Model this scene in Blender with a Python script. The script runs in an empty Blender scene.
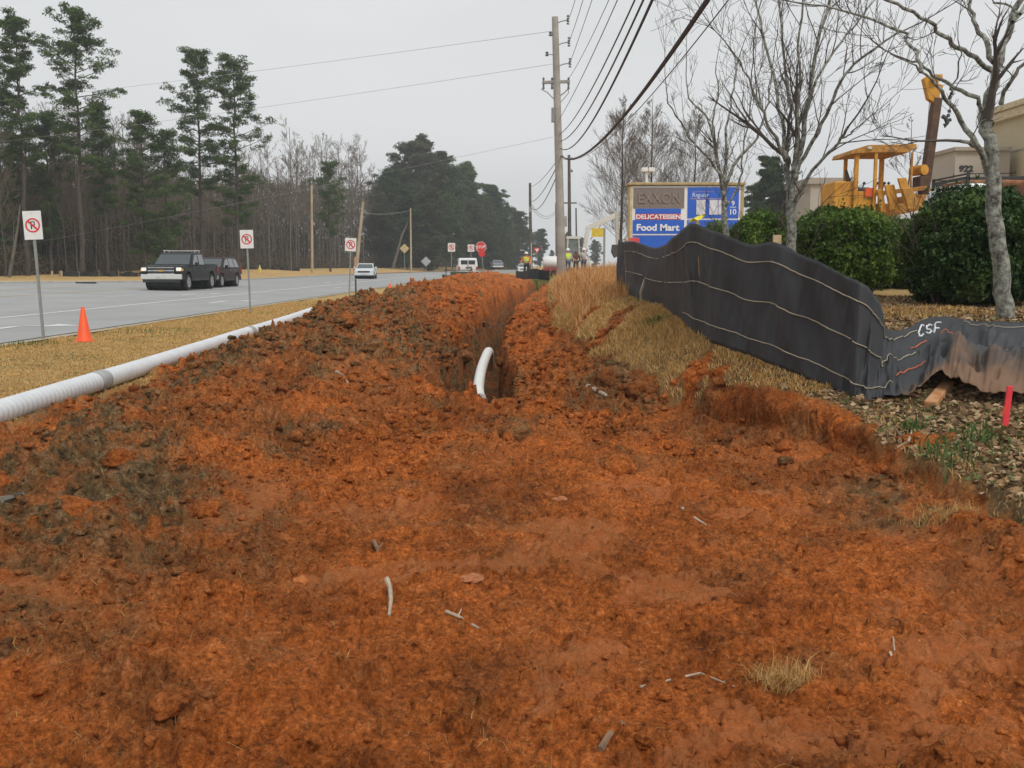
import bpy, bmesh, math, random
import numpy as np
from mathutils import Vector, Matrix, Euler
PI = math.pi
R = math.radians
random.seed(7)
scene = bpy.context.scene
COL = scene.collection
# ------------------------------------------------------------------ camera
F = 1005.0; EYE = 1.55; HZ = 265.0
TH = math.atan((384 - HZ) / F)
cam_d = bpy.data.cameras.new('camera'); cam = bpy.data.objects.new('camera', cam_d)
COL.objects.link(cam); cam.location = (0, 0, EYE); cam.rotation_euler = (PI/2 - TH, 0, 0)
cam_d.sensor_width = 36; cam_d.lens = F/1024*36; cam_d.clip_end = 3000; cam_d.clip_start = 0.05
scene.camera = cam
def at(px, py, Y):
    u = (px-512)/F; v = -(py-384)/F
    dx = u; dy = math.cos(TH) + v*math.sin(TH); dz = -math.sin(TH) + v*math.cos(TH)
    t = Y/dy
    return Vector((dx*t, Y, EYE + dz*t))
# ------------------------------------------------------------------ noise (numpy)
def _hash(ix, iy, seed):
    ix = ix.astype(np.int64); iy = iy.astype(np.int64)
    h = (ix*374761393 + iy*668265263 + seed*974634777) & 0xffffffff
    h = ((h ^ (h >> 13))*1274126177) & 0xffffffff
    h = ((h ^ (h >> 16))*2246822519) & 0xffffffff
    h = h ^ (h >> 15)
    return (h & 0xffffff)/float(0xffffff)
def vn(x, y, seed=0):
    x = np.asarray(x, dtype=float); y = np.asarray(y, dtype=float)
    ix = np.floor(x); iy = np.floor(y); fx = x-ix; fy = y-iy
    fx = fx*fx*fx*(fx*(fx*6-15)+10); fy = fy*fy*fy*(fy*(fy*6-15)+10)
    a = _hash(ix, iy, seed); b = _hash(ix+1, iy, seed); c = _hash(ix, iy+1, seed); d = _hash(ix+1, iy+1, seed)
    return (a*(1-fx)+b*fx)*(1-fy) + (c*(1-fx)+d*fx)*fy
def fbm(x, y, sc, octs=4, seed=0, gain=0.5):
    s = 0; a = 1; t = 0
    c, si = math.cos(0.6), math.sin(0.6)
    x = np.asarray(x, dtype=float)*sc; y = np.asarray(y, dtype=float)*sc
    for o in range(octs):
        s = s + a*vn(x, y, seed+o*17); t += a; a *= gain
        x, y = (x*c-y*si)*2.03+5.1, (x*si+y*c)*2.03+1.7
    return s/t*2-1
def worley(x, y, sc, seed=0):
    x = np.asarray(x, dtype=float)*sc; y = np.asarray(y, dtype=float)*sc
    ix = np.floor(x); iy = np.floor(y); best = np.full(x.shape, 9.0); cid = np.zeros(x.shape)
    for i in (-1, 0, 1):
        for j in (-1, 0, 1):
            cx = ix+i; cy = iy+j
            px = cx+_hash(cx, cy, seed); py = cy+_hash(cx, cy, seed+5)
            d = (px-x)**2+(py-y)**2
            m = d < best
            best = np.where(m, d, best); cid = np.where(m, _hash(cx, cy, seed+9), cid)
    return np.sqrt(best), cid
def sst(a, b, x):
    t = np.clip((x-a)/(b-a), 0, 1); return t*t*(3-2*t)
ip = np.interp
# ------------------------------------------------------------------ terrain description
def Xe(y):      # near edge of the road
    return -9.3 + .018*(y-18) + np.where(y > 90, ((np.maximum(y, 90)-90)/135)**2*13, 0)
def Wd(y): return 22-9.5*sst(50, 74, y)      # width of the paved road
def z_road(x, y):
    return .14 + .019*np.clip(Xe(y)-x, 0, Wd(y))
def xt(y): return ip(y, [9, 11, 15, 19, 24, 35, 45, 60, 78, 85], [-.42, -.38, -.44, -.50, -.47, .0, .80, 1.6, 2.4, 2.7])
def xe(y): return ip(y, [3, 5, 5.9, 7, 8.0, 8.5, 9.6, 11.3, 12.6, 16.7, 26, 45, 78], [3.1, 2.95, 2.9, 2.72, 2.72, 2.4, 1.8, 1.44, 1.15, .85, 1.0, 1.75, 2.9])
def z_e(y): return ip(y, [4, 6, 8.4, 10, 14, 20, 30, 45, 80], [.18, .22, .36, .40, .52, .62, .70, .72, .4])
def zB(x, y):
    b = ip(y, [4, 6, 7.5, 8.2, 9, 10, 10.6, 12, 14, 18, 30, 50, 80, 110], [.22, .28, .38, .48, .66, .86, .93, 1.0, 1.05, 1.08, 1.1, 1.0, .75, .5])
    return b + .012*np.clip(x-3, 0, 14)
def xc(y): return ip(y, [2, 5, 9, 11, 14, 16, 19, 28, 50, 80, 100], [-2.6, -2.9, -3.1, -2.7, -2.9, -3.1, -2.8, -2.3, -1.8, -.8, 0])
def hm(y): return ip(y, [2, 4, 6, 9, 10.5, 12, 14, 16, 19, 28, 50, 72, 88], [.04, .10, .20, .28, .32, .46, .54, .60, .76, .90, .98, .90, .0])
def xp(y): return ip(y, [0, 8.8, 30, 60, 90], [-4.05, -4.5, -5.7, -5.3, -4.6])     # line of the white pipe
def terrain(x, y, detail=True):
    x = np.asarray(x, dtype=float); y = np.asarray(y, dtype=float)
    verge = .13 + .03*fbm(x, y, .35, 3, 3) if detail else .13+0*x
    Xr = Xe(y)
    road = z_road(x, y) - .05
    zl = np.where(x < Xr, road, verge*sst(0, .8, x-Xr) + .10*(1-sst(0, .8, x-Xr)))
    W_ = Wd(y)
    zl = np.where(x < Xr-W_, z_road(x, y)+.02, zl)
    zl = zl + (.10+.52*sst(68, 112, y))*sst(W_, W_+11, Xr-x)
    # mound / spoil
    C = xc(y); Hh = hm(y); tx = xt(y)
    wig = .35*fbm(x, y, .55, 3, 11) if detail else 0
    left_toe = xp(y)+.15
    tL = np.clip((x-left_toe+wig*.5)/(C-left_toe), 0, 1)
    prof_l = tL*tL*(3-2*tL)
    near = sst(11.2, 9.6, y)          # 1 in the foreground, before the trench starts
    lip = ip(y, [9, 11, 12, 18, 90], [.25, .45, .5, .45, .40])
    rb = np.where(near > .5, C+2.2, tx-.42)
    tR = np.clip((x-C)/np.maximum(rb-C, .3), 0, 1)
    prof_r = 1-tR*(1-lip)
    prof_n = 1-sst(0, 1, np.clip((x-C)/2.3, 0, 1))
    prof_r = prof_r*(1-near)+prof_n*near
    mound = Hh*np.where(x < C, prof_l, prof_r)
    base_dirt = ip(y, [2, 8, 11, 30, 80], [0, 0, .0, .0, .1])
    dirt_in = sst(left_toe-.1, left_toe+.5, x)
    dirtz = zl*(1-dirt_in) + base_dirt*dirt_in + mound
    # trench slot and right bench
    edge_n = (.14*fbm(x, y, 1.3, 3, 21)+.05*fbm(x, y, 5, 3, 22)) if detail else 0
    has = sst(10.9, 11.7, y)*(1-sst(78, 82, y))
    dx = x-tx+edge_n*1.3
    benchz = ip(y, [9, 11, 13, 20, 40, 80], [0, -.02, .04, .15, .30, .3]) + .22*np.clip(dx-.4, 0, 2)
    right = dx > 0
    slotw = .30
    inside = np.where(dx > 0, sst(slotw+.16, slotw, dx), sst(slotw+.36, slotw-.08, -dx))
    z = np.where(right & (y > 9.5), dirtz*(1-sst(9.5, 11.5, y)) + benchz*sst(9.5, 11.5, y), dirtz)
    floor = -1.15
    z = z*(1-inside*has) + floor*inside*has
    # small hollow before the trench mouth
    z = z - .10*np.exp(-(((x-.35)/.8)**2+((y-9.6)/1.0)**2))
    # bank on the right
    E = xe(y)+edge_n
    B = zB(x, y)+(.03*fbm(x, y, .9, 3, 31) if detail else 0)
    bt = B-(B-z_e(y))*np.exp(-np.clip(x-E, 0, 9)/.38)
    wall = sst(-.13, .02, x-E)
    foot = .10*np.exp(-np.abs(x-E+.25)/.3)*(x < E)
    z = (z+foot)*(1-wall)+bt*wall
    z = np.where((x > 3) & (y > 85), z, z)
    # far: everything settles
    if not detail: return z
    # masks
    dm = sst(left_toe-.15, left_toe+.25, x+.35*fbm(x, y, 1.1, 4, 41))*(1-sst(80, 86, y))
    gb = sst(-.09, .0, x-E-.22*np.exp(-((y-8.6)/.8)**2)+.10*fbm(x, y, 2.6, 5, 43)-.5*sst(.25, .42, fbm(x, y, 1.6, 4, 44)))
    dirt = dm*(1-gb)
    dirt = np.where(x > 12, 0, dirt)
    # roughness amplitude
    px = 512+F*x/np.maximum(y, .5)
    centre = np.exp(-(((x-.1)/1.5)**2+((y-5.2)/3.0)**2))
    centre2 = np.exp(-(((x-1.6)/.9)**2+((y-5.0)/2.2)**2))
    smoothm = np.clip(centre*1.2+centre2, 0, 1)
    rough = (1-.80*smoothm)
    d1, c1 = worley(x+.08*fbm(x, y, 4, 2, 50), y+.08*fbm(x, y, 4, 2, 51), 3.2, 52)
    d2, c2 = worley(x+.03*fbm(x, y, 11, 2, 53), y+.03*fbm(x, y, 11, 2, 54), 8.5, 55)
    d3, c3 = worley(x+.02*fbm(x, y, 25, 2, 58), y+.02*fbm(x, y, 25, 2, 59), 21, 57)
    tilt = 1+.35*fbm(x, y, 5, 2, 60)
    cl = (.10*np.clip(c1-.5, 0, 1)*sst(.58, .30, d1)+.05*np.clip(c1-.6, 0, 1)*sst(.4, .1, d1) + .095*np.clip(c2-.4, 0, 1)*sst(.52, .34, d2) + .034*np.clip(c3-.35, 0, 1)*sst(.5, .30, d3))*tilt
    rid = np.abs(fbm(x+.1*fbm(x, y, 3, 2, 66), y, 2.0, 3, 65))*4-.7
    n = .17*fbm(x, y, .8, 4, 61)+.06*fbm(x, y, 3.1, 4, 62)+.045*rid*np.clip(rough*1.3-.3, 0, 1)+.022*(np.abs(fbm(x, y, 7, 3, 63))*4-.7)+.010*fbm(x, y, 26, 3, 64)
    fade = sst(120, 30, y)
    # crawler prints
    prm = 0*x; prz = 0*x
    for (ax, ay, bx, by, wd, pit, st_) in ((-1.62, 7.0, -1.72, 5.5, .19, .11, 1), (-2.3, 12.8, -2.0, 11.2, .2, .12, .9), (-2.55, 4.7, -1.9, 4.0, .2, .10, .9), (-2.9, 5.4, -2.5, 4.7, .18, .10, .7), (2.35, 6.9, 2.1, 4.1, .18, .10, .5)):
        Ls = math.hypot(bx-ax, by-ay); ux, uy = (bx-ax)/Ls, (by-ay)/Ls
        a = (x-ax)*ux+(y-ay)*uy; b = -(x-ax)*uy+(y-ay)*ux
        m = sst(-.1, .15, a)*sst(Ls+.1, Ls-.15, a)*sst(wd+.05, wd-.03, np.abs(b))*sst(-.25, .05, fbm(x, y, 1.4, 3, 75)+.2)*st_
        prm = np.maximum(prm, m); prz = prz+m*(-.03+.016*np.clip(np.sin((a+.25*b)*2*PI/pit)*2, -1, 1))
    wallk = 1-.75*sst(-.5, -.05, x-E)
    amp = dirt*wallk*(.22+.85*rough)*(1+.4*sst(11, 13, y)*(x < tx))
    amp = amp*(1-.75*prm)
    z = z + amp*(n*.8+cl*1.25)*fade*(1-.6*inside*has)
    # streaks dragged by the bucket in the middle, running towards the lower left
    sx = x*.85+y*.35; sy = -x*.35+y*.85
    z = z + dirt*smoothm*(.040*fbm(sx*.35, sy*1.6, 4, 4, 71)+.020*(np.abs(fbm(x, y, 8, 4, 72, .55))*3-.5)+.035*np.clip(c2-.6, 0, 1)*sst(.48, .34, d2)+.016*np.clip(c3-.45, 0, 1)*sst(.5, .28, d3))
    z = z+dirt*prz
    # turf roughness
    g = (1-dirt)*((x > Xr) | (x < Xr-Wd(y)))
    z = z + g*(.02*fbm(x, y, 2.2, 4, 81)+.012*fbm(x, y, 9, 3, 82)+.006*fbm(x, y, 25, 2, 83))*fade
    # colour masks
    top = np.clip(.9*np.exp(-(((x+2.3)/.9)**2+((y-5.6)/1.4)**2)) + .8*np.exp(-(((x+3.4)/.8)**2+((y-7.6)/1.6)**2)) + .95*np.exp(-(((x+1.6-.0*y)/1.1)**2+((y-14)/2.6)**2))
         + 1.1*np.exp(-(((x+2.9)/1.0)**2+((y-20)/7.)**2))+.8*np.exp(-(((x+3.6)/.6)**2+((y-12)/2.5)**2)) + .8*np.exp(-(((x-1.05)/.45)**2+((y-11.5)/1.4)**2)) + .6*np.exp(-(((x-2.3)/.5)**2+((y-6.2)/.9)**2)), 0, 1)
    top = np.clip(top*1.25+.65*fbm(x, y, 2.4, 5, 91)-.10+.22*rough, 0, 1)
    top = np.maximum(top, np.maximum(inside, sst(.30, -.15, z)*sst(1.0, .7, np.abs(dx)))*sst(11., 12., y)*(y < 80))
    top = np.clip(top+.5*sst(.12, .5, fbm(x*.7, y*.9, 1.6, 5, 97))*rough, 0, 1)
    litter = sst(12.5, 9.5, y)*gb
    pale = np.clip((.25+smoothm)*sst(.30, .50, fbm(x*.8+y*.3, (y-.3*x)*1.2, 1.5, 5, 95, .55))+.9*prm, 0, 1)
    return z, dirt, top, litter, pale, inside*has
def H(x, y):
    r = terrain(np.array([float(x)]), np.array([float(y)]))
    return float(r[0][0])
def HA(x, y):
    return terrain(np.asarray(x, float), np.asarray(y, float))[0]
def hit(px, py, y0=3., y1=120.):
    ys = np.geomspace(y0, y1, 600)
    pts = np.array([at(px, py, Y) for Y in ys])
    z = HA(pts[:, 0], pts[:, 1])
    k = np.argmax(pts[:, 2] < z)
    return Vector(pts[k])
# ------------------------------------------------------------------ materials
def N(nt, t, **kw):
    n = nt.nodes.new(t)
    for k, v in kw.items():
        if k in n.inputs: n.inputs[k].default_value = v
        else: setattr(n, k, v)
    return n
MATS = {}
def mat(name, col, rough=.7, metal=0., var=.18, scale=6., bump=.0, bscale=40., col2=None, spec=None, trans=0., coat=0., emit=None):
    if name in MATS: return MATS[name]
    m = bpy.data.materials.new(name); m.use_nodes = True; nt = m.node_tree
    b = nt.nodes['Principled BSDF']
    b.inputs['Roughness'].default_value = rough; b.inputs['Metallic'].default_value = metal
    if spec is not None: b.inputs['Specular IOR Level'].default_value = spec
    if coat: b.inputs['Coat Weight'].default_value = coat
    if trans: b.inputs['Transmission Weight'].default_value = trans
    tc = N(nt, 'ShaderNodeTexCoord'); no = N(nt, 'ShaderNodeTexNoise', Scale=scale, Detail=5., Roughness=.6)
    nt.links.new(tc.outputs['Object'], no.inputs['Vector'])
    cr = nt.nodes.new('ShaderNodeValToRGB')
    c2 = col2 if col2 else tuple(min(1, c*(1+var)) for c in col)
    c1 = col if col2 else tuple(c*(1-var) for c in col)
    cr.color_ramp.elements[0].position = .35; cr.color_ramp.elements[1].position = .65
    cr.color_ramp.elements[0].color = (*c1, 1); cr.color_ramp.elements[1].color = (*c2, 1)
    nt.links.new(no.outputs['Fac'], cr.inputs['Fac']); nt.links.new(cr.outputs['Color'], b.inputs['Base Color'])
    if bump:
        n2 = N(nt, 'ShaderNodeTexNoise', Scale=bscale, Detail=4.)
        nt.links.new(tc.outputs['Object'], n2.inputs['Vector'])
        bp = N(nt, 'ShaderNodeBump', Strength=bump, Distance=.02)
        nt.links.new(n2.outputs['Fac'], bp.inputs['Height']); nt.links.new(bp.outputs['Normal'], b.inputs['Normal'])
    if emit:
        b.inputs['Emission Color'].default_value = (*emit[:3], 1); b.inputs['Emission Strength'].default_value = emit[3]
    MATS[name] = m
    return m
def ramp_attr_mat(name, attr, stops, rough=.8, translucent=0.):
    """colour from a per-leaf / per-blade random attribute"""
    m = bpy.data.materials.new(name); m.use_nodes = True; nt = m.node_tree
    b = nt.nodes['Principled BSDF']; b.inputs['Roughness'].default_value = rough
    b.inputs['Specular IOR Level'].default_value = .25
    a = nt.nodes.new('ShaderNodeAttribute'); a.attribute_name = attr
    cr = nt.nodes.new('ShaderNodeValToRGB'); el = cr.color_ramp.elements
    while len(el) < len(stops): el.new(.5)
    for e, (p, c) in zip(el, stops): e.position = p; e.color = (*c, 1)
    nt.links.new(a.outputs['Fac'], cr.inputs['Fac']); nt.links.new(cr.outputs['Color'], b.inputs['Base Color'])
    if translucent:
        t = nt.nodes.new('ShaderNodeBsdfTranslucent'); mx = nt.nodes.new('ShaderNodeMixShader'); mx.inputs[0].default_value = translucent
        nt.links.new(cr.outputs['Color'], t.inputs['Color'])
        nt.links.new(b.outputs[0], mx.inputs[1]); nt.links.new(t.outputs[0], mx.inputs[2])
        nt.links.new(mx.outputs[0], nt.nodes['Material Output'].inputs['Surface'])
    MATS[name] = m
    return m
# ------------------------------------------------------------------ objects
def props(o, label=None, cat=None, group=None, kind=None):
    if label: o['label'] = label
    if cat: o['category'] = cat
    if group: o['group'] = group
    if kind: o['kind'] = kind
    return o
def empty(name, loc=(0, 0, 0), rz=0, label=None, cat=None, group=None, kind=None):
    o = bpy.data.objects.new(name, None); COL.objects.link(o); o.location = loc; o.rotation_euler = (0, 0, rz)
    o.empty_display_size = .2
    return props(o, label, cat, group, kind)
def link(name, me, m=None, parent=None, loc=None):
    o = bpy.data.objects.new(name, me); COL.objects.link(o)
    if m is not None:
        for mm in (m if isinstance(m, (list, tuple)) else [m]): me.materials.append(mm)
    if parent: o.parent = parent
    if loc is not None: o.location = loc
    return o
def smooth(me, ang=None):
    me.polygons.foreach_set('use_smooth', [True]*len(me.polygons))
    if ang is not None and hasattr(me, 'set_sharp_from_angle'): me.set_sharp_from_angle(angle=R(ang))
def np_mesh(name, V, Fq, attr=None, attrname='tint'):
    """V (n,3), Fq (m,k) uniform face size"""
    V = np.asarray(V, np.float32); Fq = np.asarray(Fq, np.int32)
    me = bpy.data.meshes.new(name); n = len(V); mf, k = Fq.shape
    me.vertices.add(n); me.vertices.foreach_set('co', V.ravel())
    me.loops.add(mf*k); me.loops.foreach_set('vertex_index', Fq.ravel())
    me.polygons.add(mf); me.polygons.foreach_set('loop_start', np.arange(mf, dtype=np.int32)*k)
    me.polygons.foreach_set('loop_total', np.full(mf, k, np.int32))
    me.update(calc_edges=True)
    if attr is not None:
        a = me.attributes.new(attrname, 'FLOAT', 'POINT'); a.data.foreach_set('value', np.asarray(attr, np.float32))
    return me
class MB:
    """mesh builder: boxes, tubes, prisms gathered into ONE mesh"""
    def __init__(s): s.v = []; s.f = []; s.M = Matrix.Identity(4)
    def add(s, vs, fs):
        b = len(s.v); s.v += [tuple(s.M @ Vector(p)) for p in vs]; s.f += [tuple(b+i for i in f) for f in fs]; return s
    def box(s, x0, x1, y0, y1, z0, z1):
        return s.add([(x0, y0, z0), (x1, y0, z0), (x1, y1, z0), (x0, y1, z0), (x0, y0, z1), (x1, y0, z1), (x1, y1, z1), (x0, y1, z1)],
                     [(0, 3, 2, 1), (4, 5, 6, 7), (0, 1, 5, 4), (1, 2, 6, 5), (2, 3, 7, 6), (3, 0, 4, 7)])
    def tube(s, pts, rad, n=8, cap=True):
        pts = [Vector(p) for p in pts]
        if not isinstance(rad, (list, tuple)): rad = [rad]*len(pts)
        vs = []; fs = []; up = Vector((0, 0, 1)); prev = None
        for i, p in enumerate(pts):
            d = (pts[min(i+1, len(pts)-1)]-pts[max(i-1, 0)]).normalized()
            if prev is None:
                a = d.cross(up) if abs(d.z) < .95 else d.cross(Vector((1, 0, 0)))
            else: a = prev-d*prev.dot(d)
            a.normalize(); prev = a; b = d.cross(a)
            for k in range(n):
                t = 2*PI*k/n; vs.append(p+(a*math.cos(t)+b*math.sin(t))*rad[i])
        for i in range(len(pts)-1):
            for k in range(n):
                k2 = (k+1) % n; fs.append((i*n+k, (i+1)*n+k, (i+1)*n+k2, i*n+k2))
        if cap: fs.append(tuple(range(n))); fs.append(tuple(reversed([(len(pts)-1)*n+k for k in range(n)])))
        return s.add(vs, fs)
    def bar(s, a, b, w, h=None, up=(0, 0, 1)):
        """box-section bar from a to b"""
        h = h or w; a = Vector(a); b = Vector(b); d = (b-a).normalized(); up = Vector(up)
        if abs(d.dot(up)) > .98: up = Vector((0, 1, 0))
        x = d.cross(up).normalized()*w/2; z = x.cross(d).normalized()*h/2
        vs = [a-x-z, a+x-z, a+x+z, a-x+z, b-x-z, b+x-z, b+x+z, b-x+z]
        return s.add(vs, [(0, 1, 2, 3), (7, 6, 5, 4), (0, 4, 5, 1), (1, 5, 6, 2), (2, 6, 7, 3), (3, 7, 4, 0)])
    def prism(s, poly, x0, x1, axis='x', taper=None):
        """polygon (a,b) extruded; axis x: (y,z) plane"""
        n = len(poly); vs = []
        for side, xx in ((0, x0), (1, x1)):
            for (a, b) in poly:
                if axis == 'x': vs.append((xx, a, b))
                elif axis == 'y': vs.append((a, xx, b))
                else: vs.append((a, b, xx))
        if taper:
            vs = [taper(v) for v in vs]
        fs = [tuple(reversed(range(n))), tuple(range(n, 2*n))]
        fs += [(i, (i+1) % n, n+(i+1) % n, n+i) for i in range(n)]
        return s.add(vs, fs)
    def sphere(s, c, r, n=10, m=7, sc=(1, 1, 1)):
        vs = []; fs = []
        for i in range(m+1):
            ph = PI*i/m
            for k in range(n):
                t = 2*PI*k/n; vs.append((c[0]+r*sc[0]*math.sin(ph)*math.cos(t), c[1]+r*sc[1]*math.sin(ph)*math.sin(t), c[2]+r*sc[2]*math.cos(ph)))
        for i in range(m):
            for k in range(n):
                fs.append((i*n+k, (i+1)*n+k, (i+1)*n+(k+1) % n, i*n+(k+1) % n))
        return s.add(vs, fs)
    def lathe(s, prof, n=20, c=(0, 0, 0)):
        vs = []; fs = []
        for (r, z) in prof:
            for k in range(n): vs.append((c[0]+r*math.cos(2*PI*k/n), c[1]+r*math.sin(2*PI*k/n), c[2]+z))
        for i in range(len(prof)-1):
            for k in range(n): fs.append((i*n+k, i*n+(k+1) % n, (i+1)*n+(k+1) % n, (i+1)*n+k))
        return s.add(vs, fs)
    def obj(s, name, m, parent=None, sm=None, bevel=0, loc=None):
        me = bpy.data.meshes.new(name); me.from_pydata([tuple(v) for v in s.v], [], s.f); me.update()
        bm = bmesh.new(); bm.from_mesh(me); bmesh.ops.recalc_face_normals(bm, faces=bm.faces)
        bm.to_mesh(me); bm.free()
        o = link(name, me, m, parent, loc)
        if sm is not None: smooth(me, sm)
        if bevel:
            b = o.modifiers.new('bevel', 'BEVEL'); b.width = bevel; b.segments = 2; b.limit_method = 'ANGLE'; b.angle_limit = R(35)
        return o
def copy_tree(o, parent=None):
    c = o.copy(); COL.objects.link(c)
    if parent is not None: c.parent = parent
    for ch in list(o.children): copy_tree(ch, c)
    return c
def text_obj(name, body, size, m, parent, loc, rot=(PI/2, 0, 0), ext=.01, bold=.0, sx=1., shear=0., fitw=None, fith=None):
    cu = bpy.data.curves.new(name, 'FONT'); cu.body = body; cu.size = size; cu.extrude = ext; cu.offset = bold; cu.align_x = 'CENTER'; cu.align_y = 'CENTER'; cu.shear = shear
    t = bpy.data.objects.new('tmp', cu); COL.objects.link(t)
    bpy.context.view_layer.update()
    me = bpy.data.meshes.new_from_object(t.evaluated_get(bpy.context.evaluated_depsgraph_get()))
    bpy.data.objects.remove(t); me.name = name
    me.materials.clear()
    o = link(name, me, m, parent); o.location = loc; o.rotation_euler = rot
    xs = [v.co.x for v in me.vertices]; ys_ = [v.co.y for v in me.vertices]
    kx = sx if fitw is None else fitw/(max(xs)-min(xs)); ky = 1 if fith is None else fith/(max(ys_)-min(ys_))
    cx_, cy_ = (max(xs)+min(xs))/2, (max(ys_)+min(ys_))/2
    for v in me.vertices: v.co.x -= cx_; v.co.y -= cy_
    o.scale = (kx, ky, 1)
    return o

_hx = np.linspace(1.2, 8.5, 460); _hy = np.linspace(6.0, 13.0, 440)
_HG = HA(*[q.ravel() for q in np.meshgrid(_hx, _hy)]).reshape(440, 460)
def Hf(x, y):
    """terrain height near the fence, looked up on a fine grid"""
    a = min(max((x-1.2)/7.3*459, 0), 458.99); b = min(max((y-6.)/7.*439, 0), 438.99); i, j = int(a), int(b); a -= i; b -= j
    return float((_HG[j, i]*(1-a)+_HG[j, i+1]*a)*(1-b)+(_HG[j+1, i]*(1-a)+_HG[j+1, i+1]*a)*b)
# ------------------------------------------------------------------ world and light
w = bpy.data.worlds.new('World'); scene.world = w; w.use_nodes = True
nt = w.node_tree; bg = nt.nodes['Background']
sky = nt.nodes.new('ShaderNodeTexSky'); sky.sky_type = 'NISHITA'; sky.sun_disc = False
SUN_EL, SUN_AZ = R(48), R(150)
sky.sun_elevation = SUN_EL; sky.sun_rotation = SUN_AZ; sky.dust_density = 5; sky.air_density = 1.5
hs = N(nt, 'ShaderNodeHueSaturation', Saturation=.12, Value=1.)
nt.links.new(sky.outputs[0], hs.inputs['Color'])
tc = N(nt, 'ShaderNodeTexCoord'); mp = N(nt, 'ShaderNodeMapping'); mp.inputs['Scale'].default_value = (1.2, 1.2, 4.5)
cn = N(nt, 'ShaderNodeTexNoise', Scale=1.3, Detail=5., Roughness=.5)
nt.links.new(tc.outputs['Generated'], mp.inputs[0]); nt.links.new(mp.outputs[0], cn.inputs['Vector'])
cr = nt.nodes.new('ShaderNodeValToRGB'); cr.color_ramp.elements[0].position = .3; cr.color_ramp.elements[1].position = .72
cr.color_ramp.elements[0].color = (6.3, 6.5, 6.6, 1); cr.color_ramp.elements[1].color = (7.3, 7.4, 7.5, 1)
nt.links.new(cn.outputs['Fac'], cr.inputs[0])
mx = nt.nodes.new('ShaderNodeMixRGB'); mx.inputs[0].default_value = .86
nt.links.new(hs.outputs[0], mx.inputs[1]); nt.links.new(cr.outputs[0], mx.inputs[2])
nt.links.new(mx.outputs[0], bg.inputs['Color']); bg.inputs['Strength'].default_value = .10
sun_d = bpy.data.lights.new('sun', 'SUN'); sun_d.energy = 1.3; sun_d.angle = R(20); sun_d.color = (1, .96, .90)
sun = bpy.data.objects.new('sun', sun_d); COL.objects.link(sun)
# Nishita sun direction: rotation 0 = +Y, turning towards +X
sd = Vector((math.sin(SUN_AZ)*math.cos(SUN_EL), math.cos(SUN_AZ)*math.cos(SUN_EL), math.sin(SUN_EL)))
sun.rotation_euler = sd.to_track_quat('Z', 'Y').to_euler()
scene.view_settings.view_transform = 'Standard'; scene.view_settings.look = 'None'
scene.view_settings.exposure = .22; scene.view_settings.gamma = 1
# ------------------------------------------------------------------ ground sheet
def build_ground():
    ys = [-3.]
    while ys[-1] < 900:
        y = ys[-1]
        q = max(abs(y), 0.)
        if y < 2.2: d = .12
        elif y < 70: d = max(.0045*y, .013)
        else: d = .03*y
        ys.append(y+d)
    ys = np.array(ys)
    t = list(np.linspace(-.60, .60, 760))
    s = .60; ext = []
    st = .004
    while s < 2.6: s += st; st *= 1.12; ext.append(s)
    t = np.array([-e for e in reversed(ext)]+t+ext)
    T, Y = np.meshgrid(t, ys)
    X = T*(np.maximum(Y, 1.2)*1.0+1.2)
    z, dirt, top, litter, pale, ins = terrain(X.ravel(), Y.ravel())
    Z = z.reshape(X.shape); gy = np.abs(np.gradient(Z, axis=0))/np.gradient(Y, axis=0); gx = np.abs(np.gradient(Z, axis=1))/np.gradient(X, axis=1)
    steep = (sst(.7, 1.8, np.hypot(gx, gy))*dirt.reshape(X.shape)*(Y < 40)*np.maximum(sst(.5, .3, np.abs(X-xe(Y)))*(Y > 5), sst(.9, .6, np.abs(X-xt(Y)))*sst(11., 11.6, Y))).ravel()
    ox = fbm(Y.ravel()*1.3+X.ravel()*.4, z*2.2, 3.2, 4, 301); oy = fbm(X.ravel()*1.3, z*2.2+7, 3.2, 4, 302)
    V = np.stack([X.ravel()+steep*.10*ox, Y.ravel()+steep*.07*oy, z], 1)
    nr, nc = X.shape
    i = np.arange(nr-1)[:, None]*nc+np.arange(nc-1)[None, :]
    Fq = np.stack([i, i+1, i+nc+1, i+nc], -1).reshape(-1, 4)
    me = np_mesh('ground', V, Fq)
    ca = me.color_attributes.new('mask', 'FLOAT_COLOR', 'POINT')
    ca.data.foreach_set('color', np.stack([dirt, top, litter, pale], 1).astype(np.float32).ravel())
    smooth(me)
    return me
m = bpy.data.materials.new('ground_soil_and_turf'); m.use_nodes = True; nt = m.node_tree; L = nt.links.new
bs = nt.nodes['Principled BSDF']; bs.inputs['Roughness'].default_value = .95; bs.inputs['Specular IOR Level'].default_value = .15
geo = N(nt, 'ShaderNodeNewGeometry')
def noise(sc, det=5., ro=.6, dist=0.):
    n = N(nt, 'ShaderNodeTexNoise', Scale=sc, Detail=det, Roughness=ro, Distortion=dist); L(geo.outputs['Position'], n.inputs['Vector']); return n.outputs['Fac']
def ramp(f, stops):
    c = nt.nodes.new('ShaderNodeValToRGB'); e = c.color_ramp.elements
    while len(e) < len(stops): e.new(.5)
    for q, (p, col) in zip(e, stops): q.position = p; q.color = (*col, 1)
    L(f, c.inputs[0]); return c.outputs[0]
def mixc(f, a, b):
    x = nt.nodes.new('ShaderNodeMixRGB')
    if isinstance(f, float): x.inputs[0].default_value = f
    else: L(f, x.inputs[0])
    L(a, x.inputs[1]); L(b, x.inputs[2]); return x.outputs[0]
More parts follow.
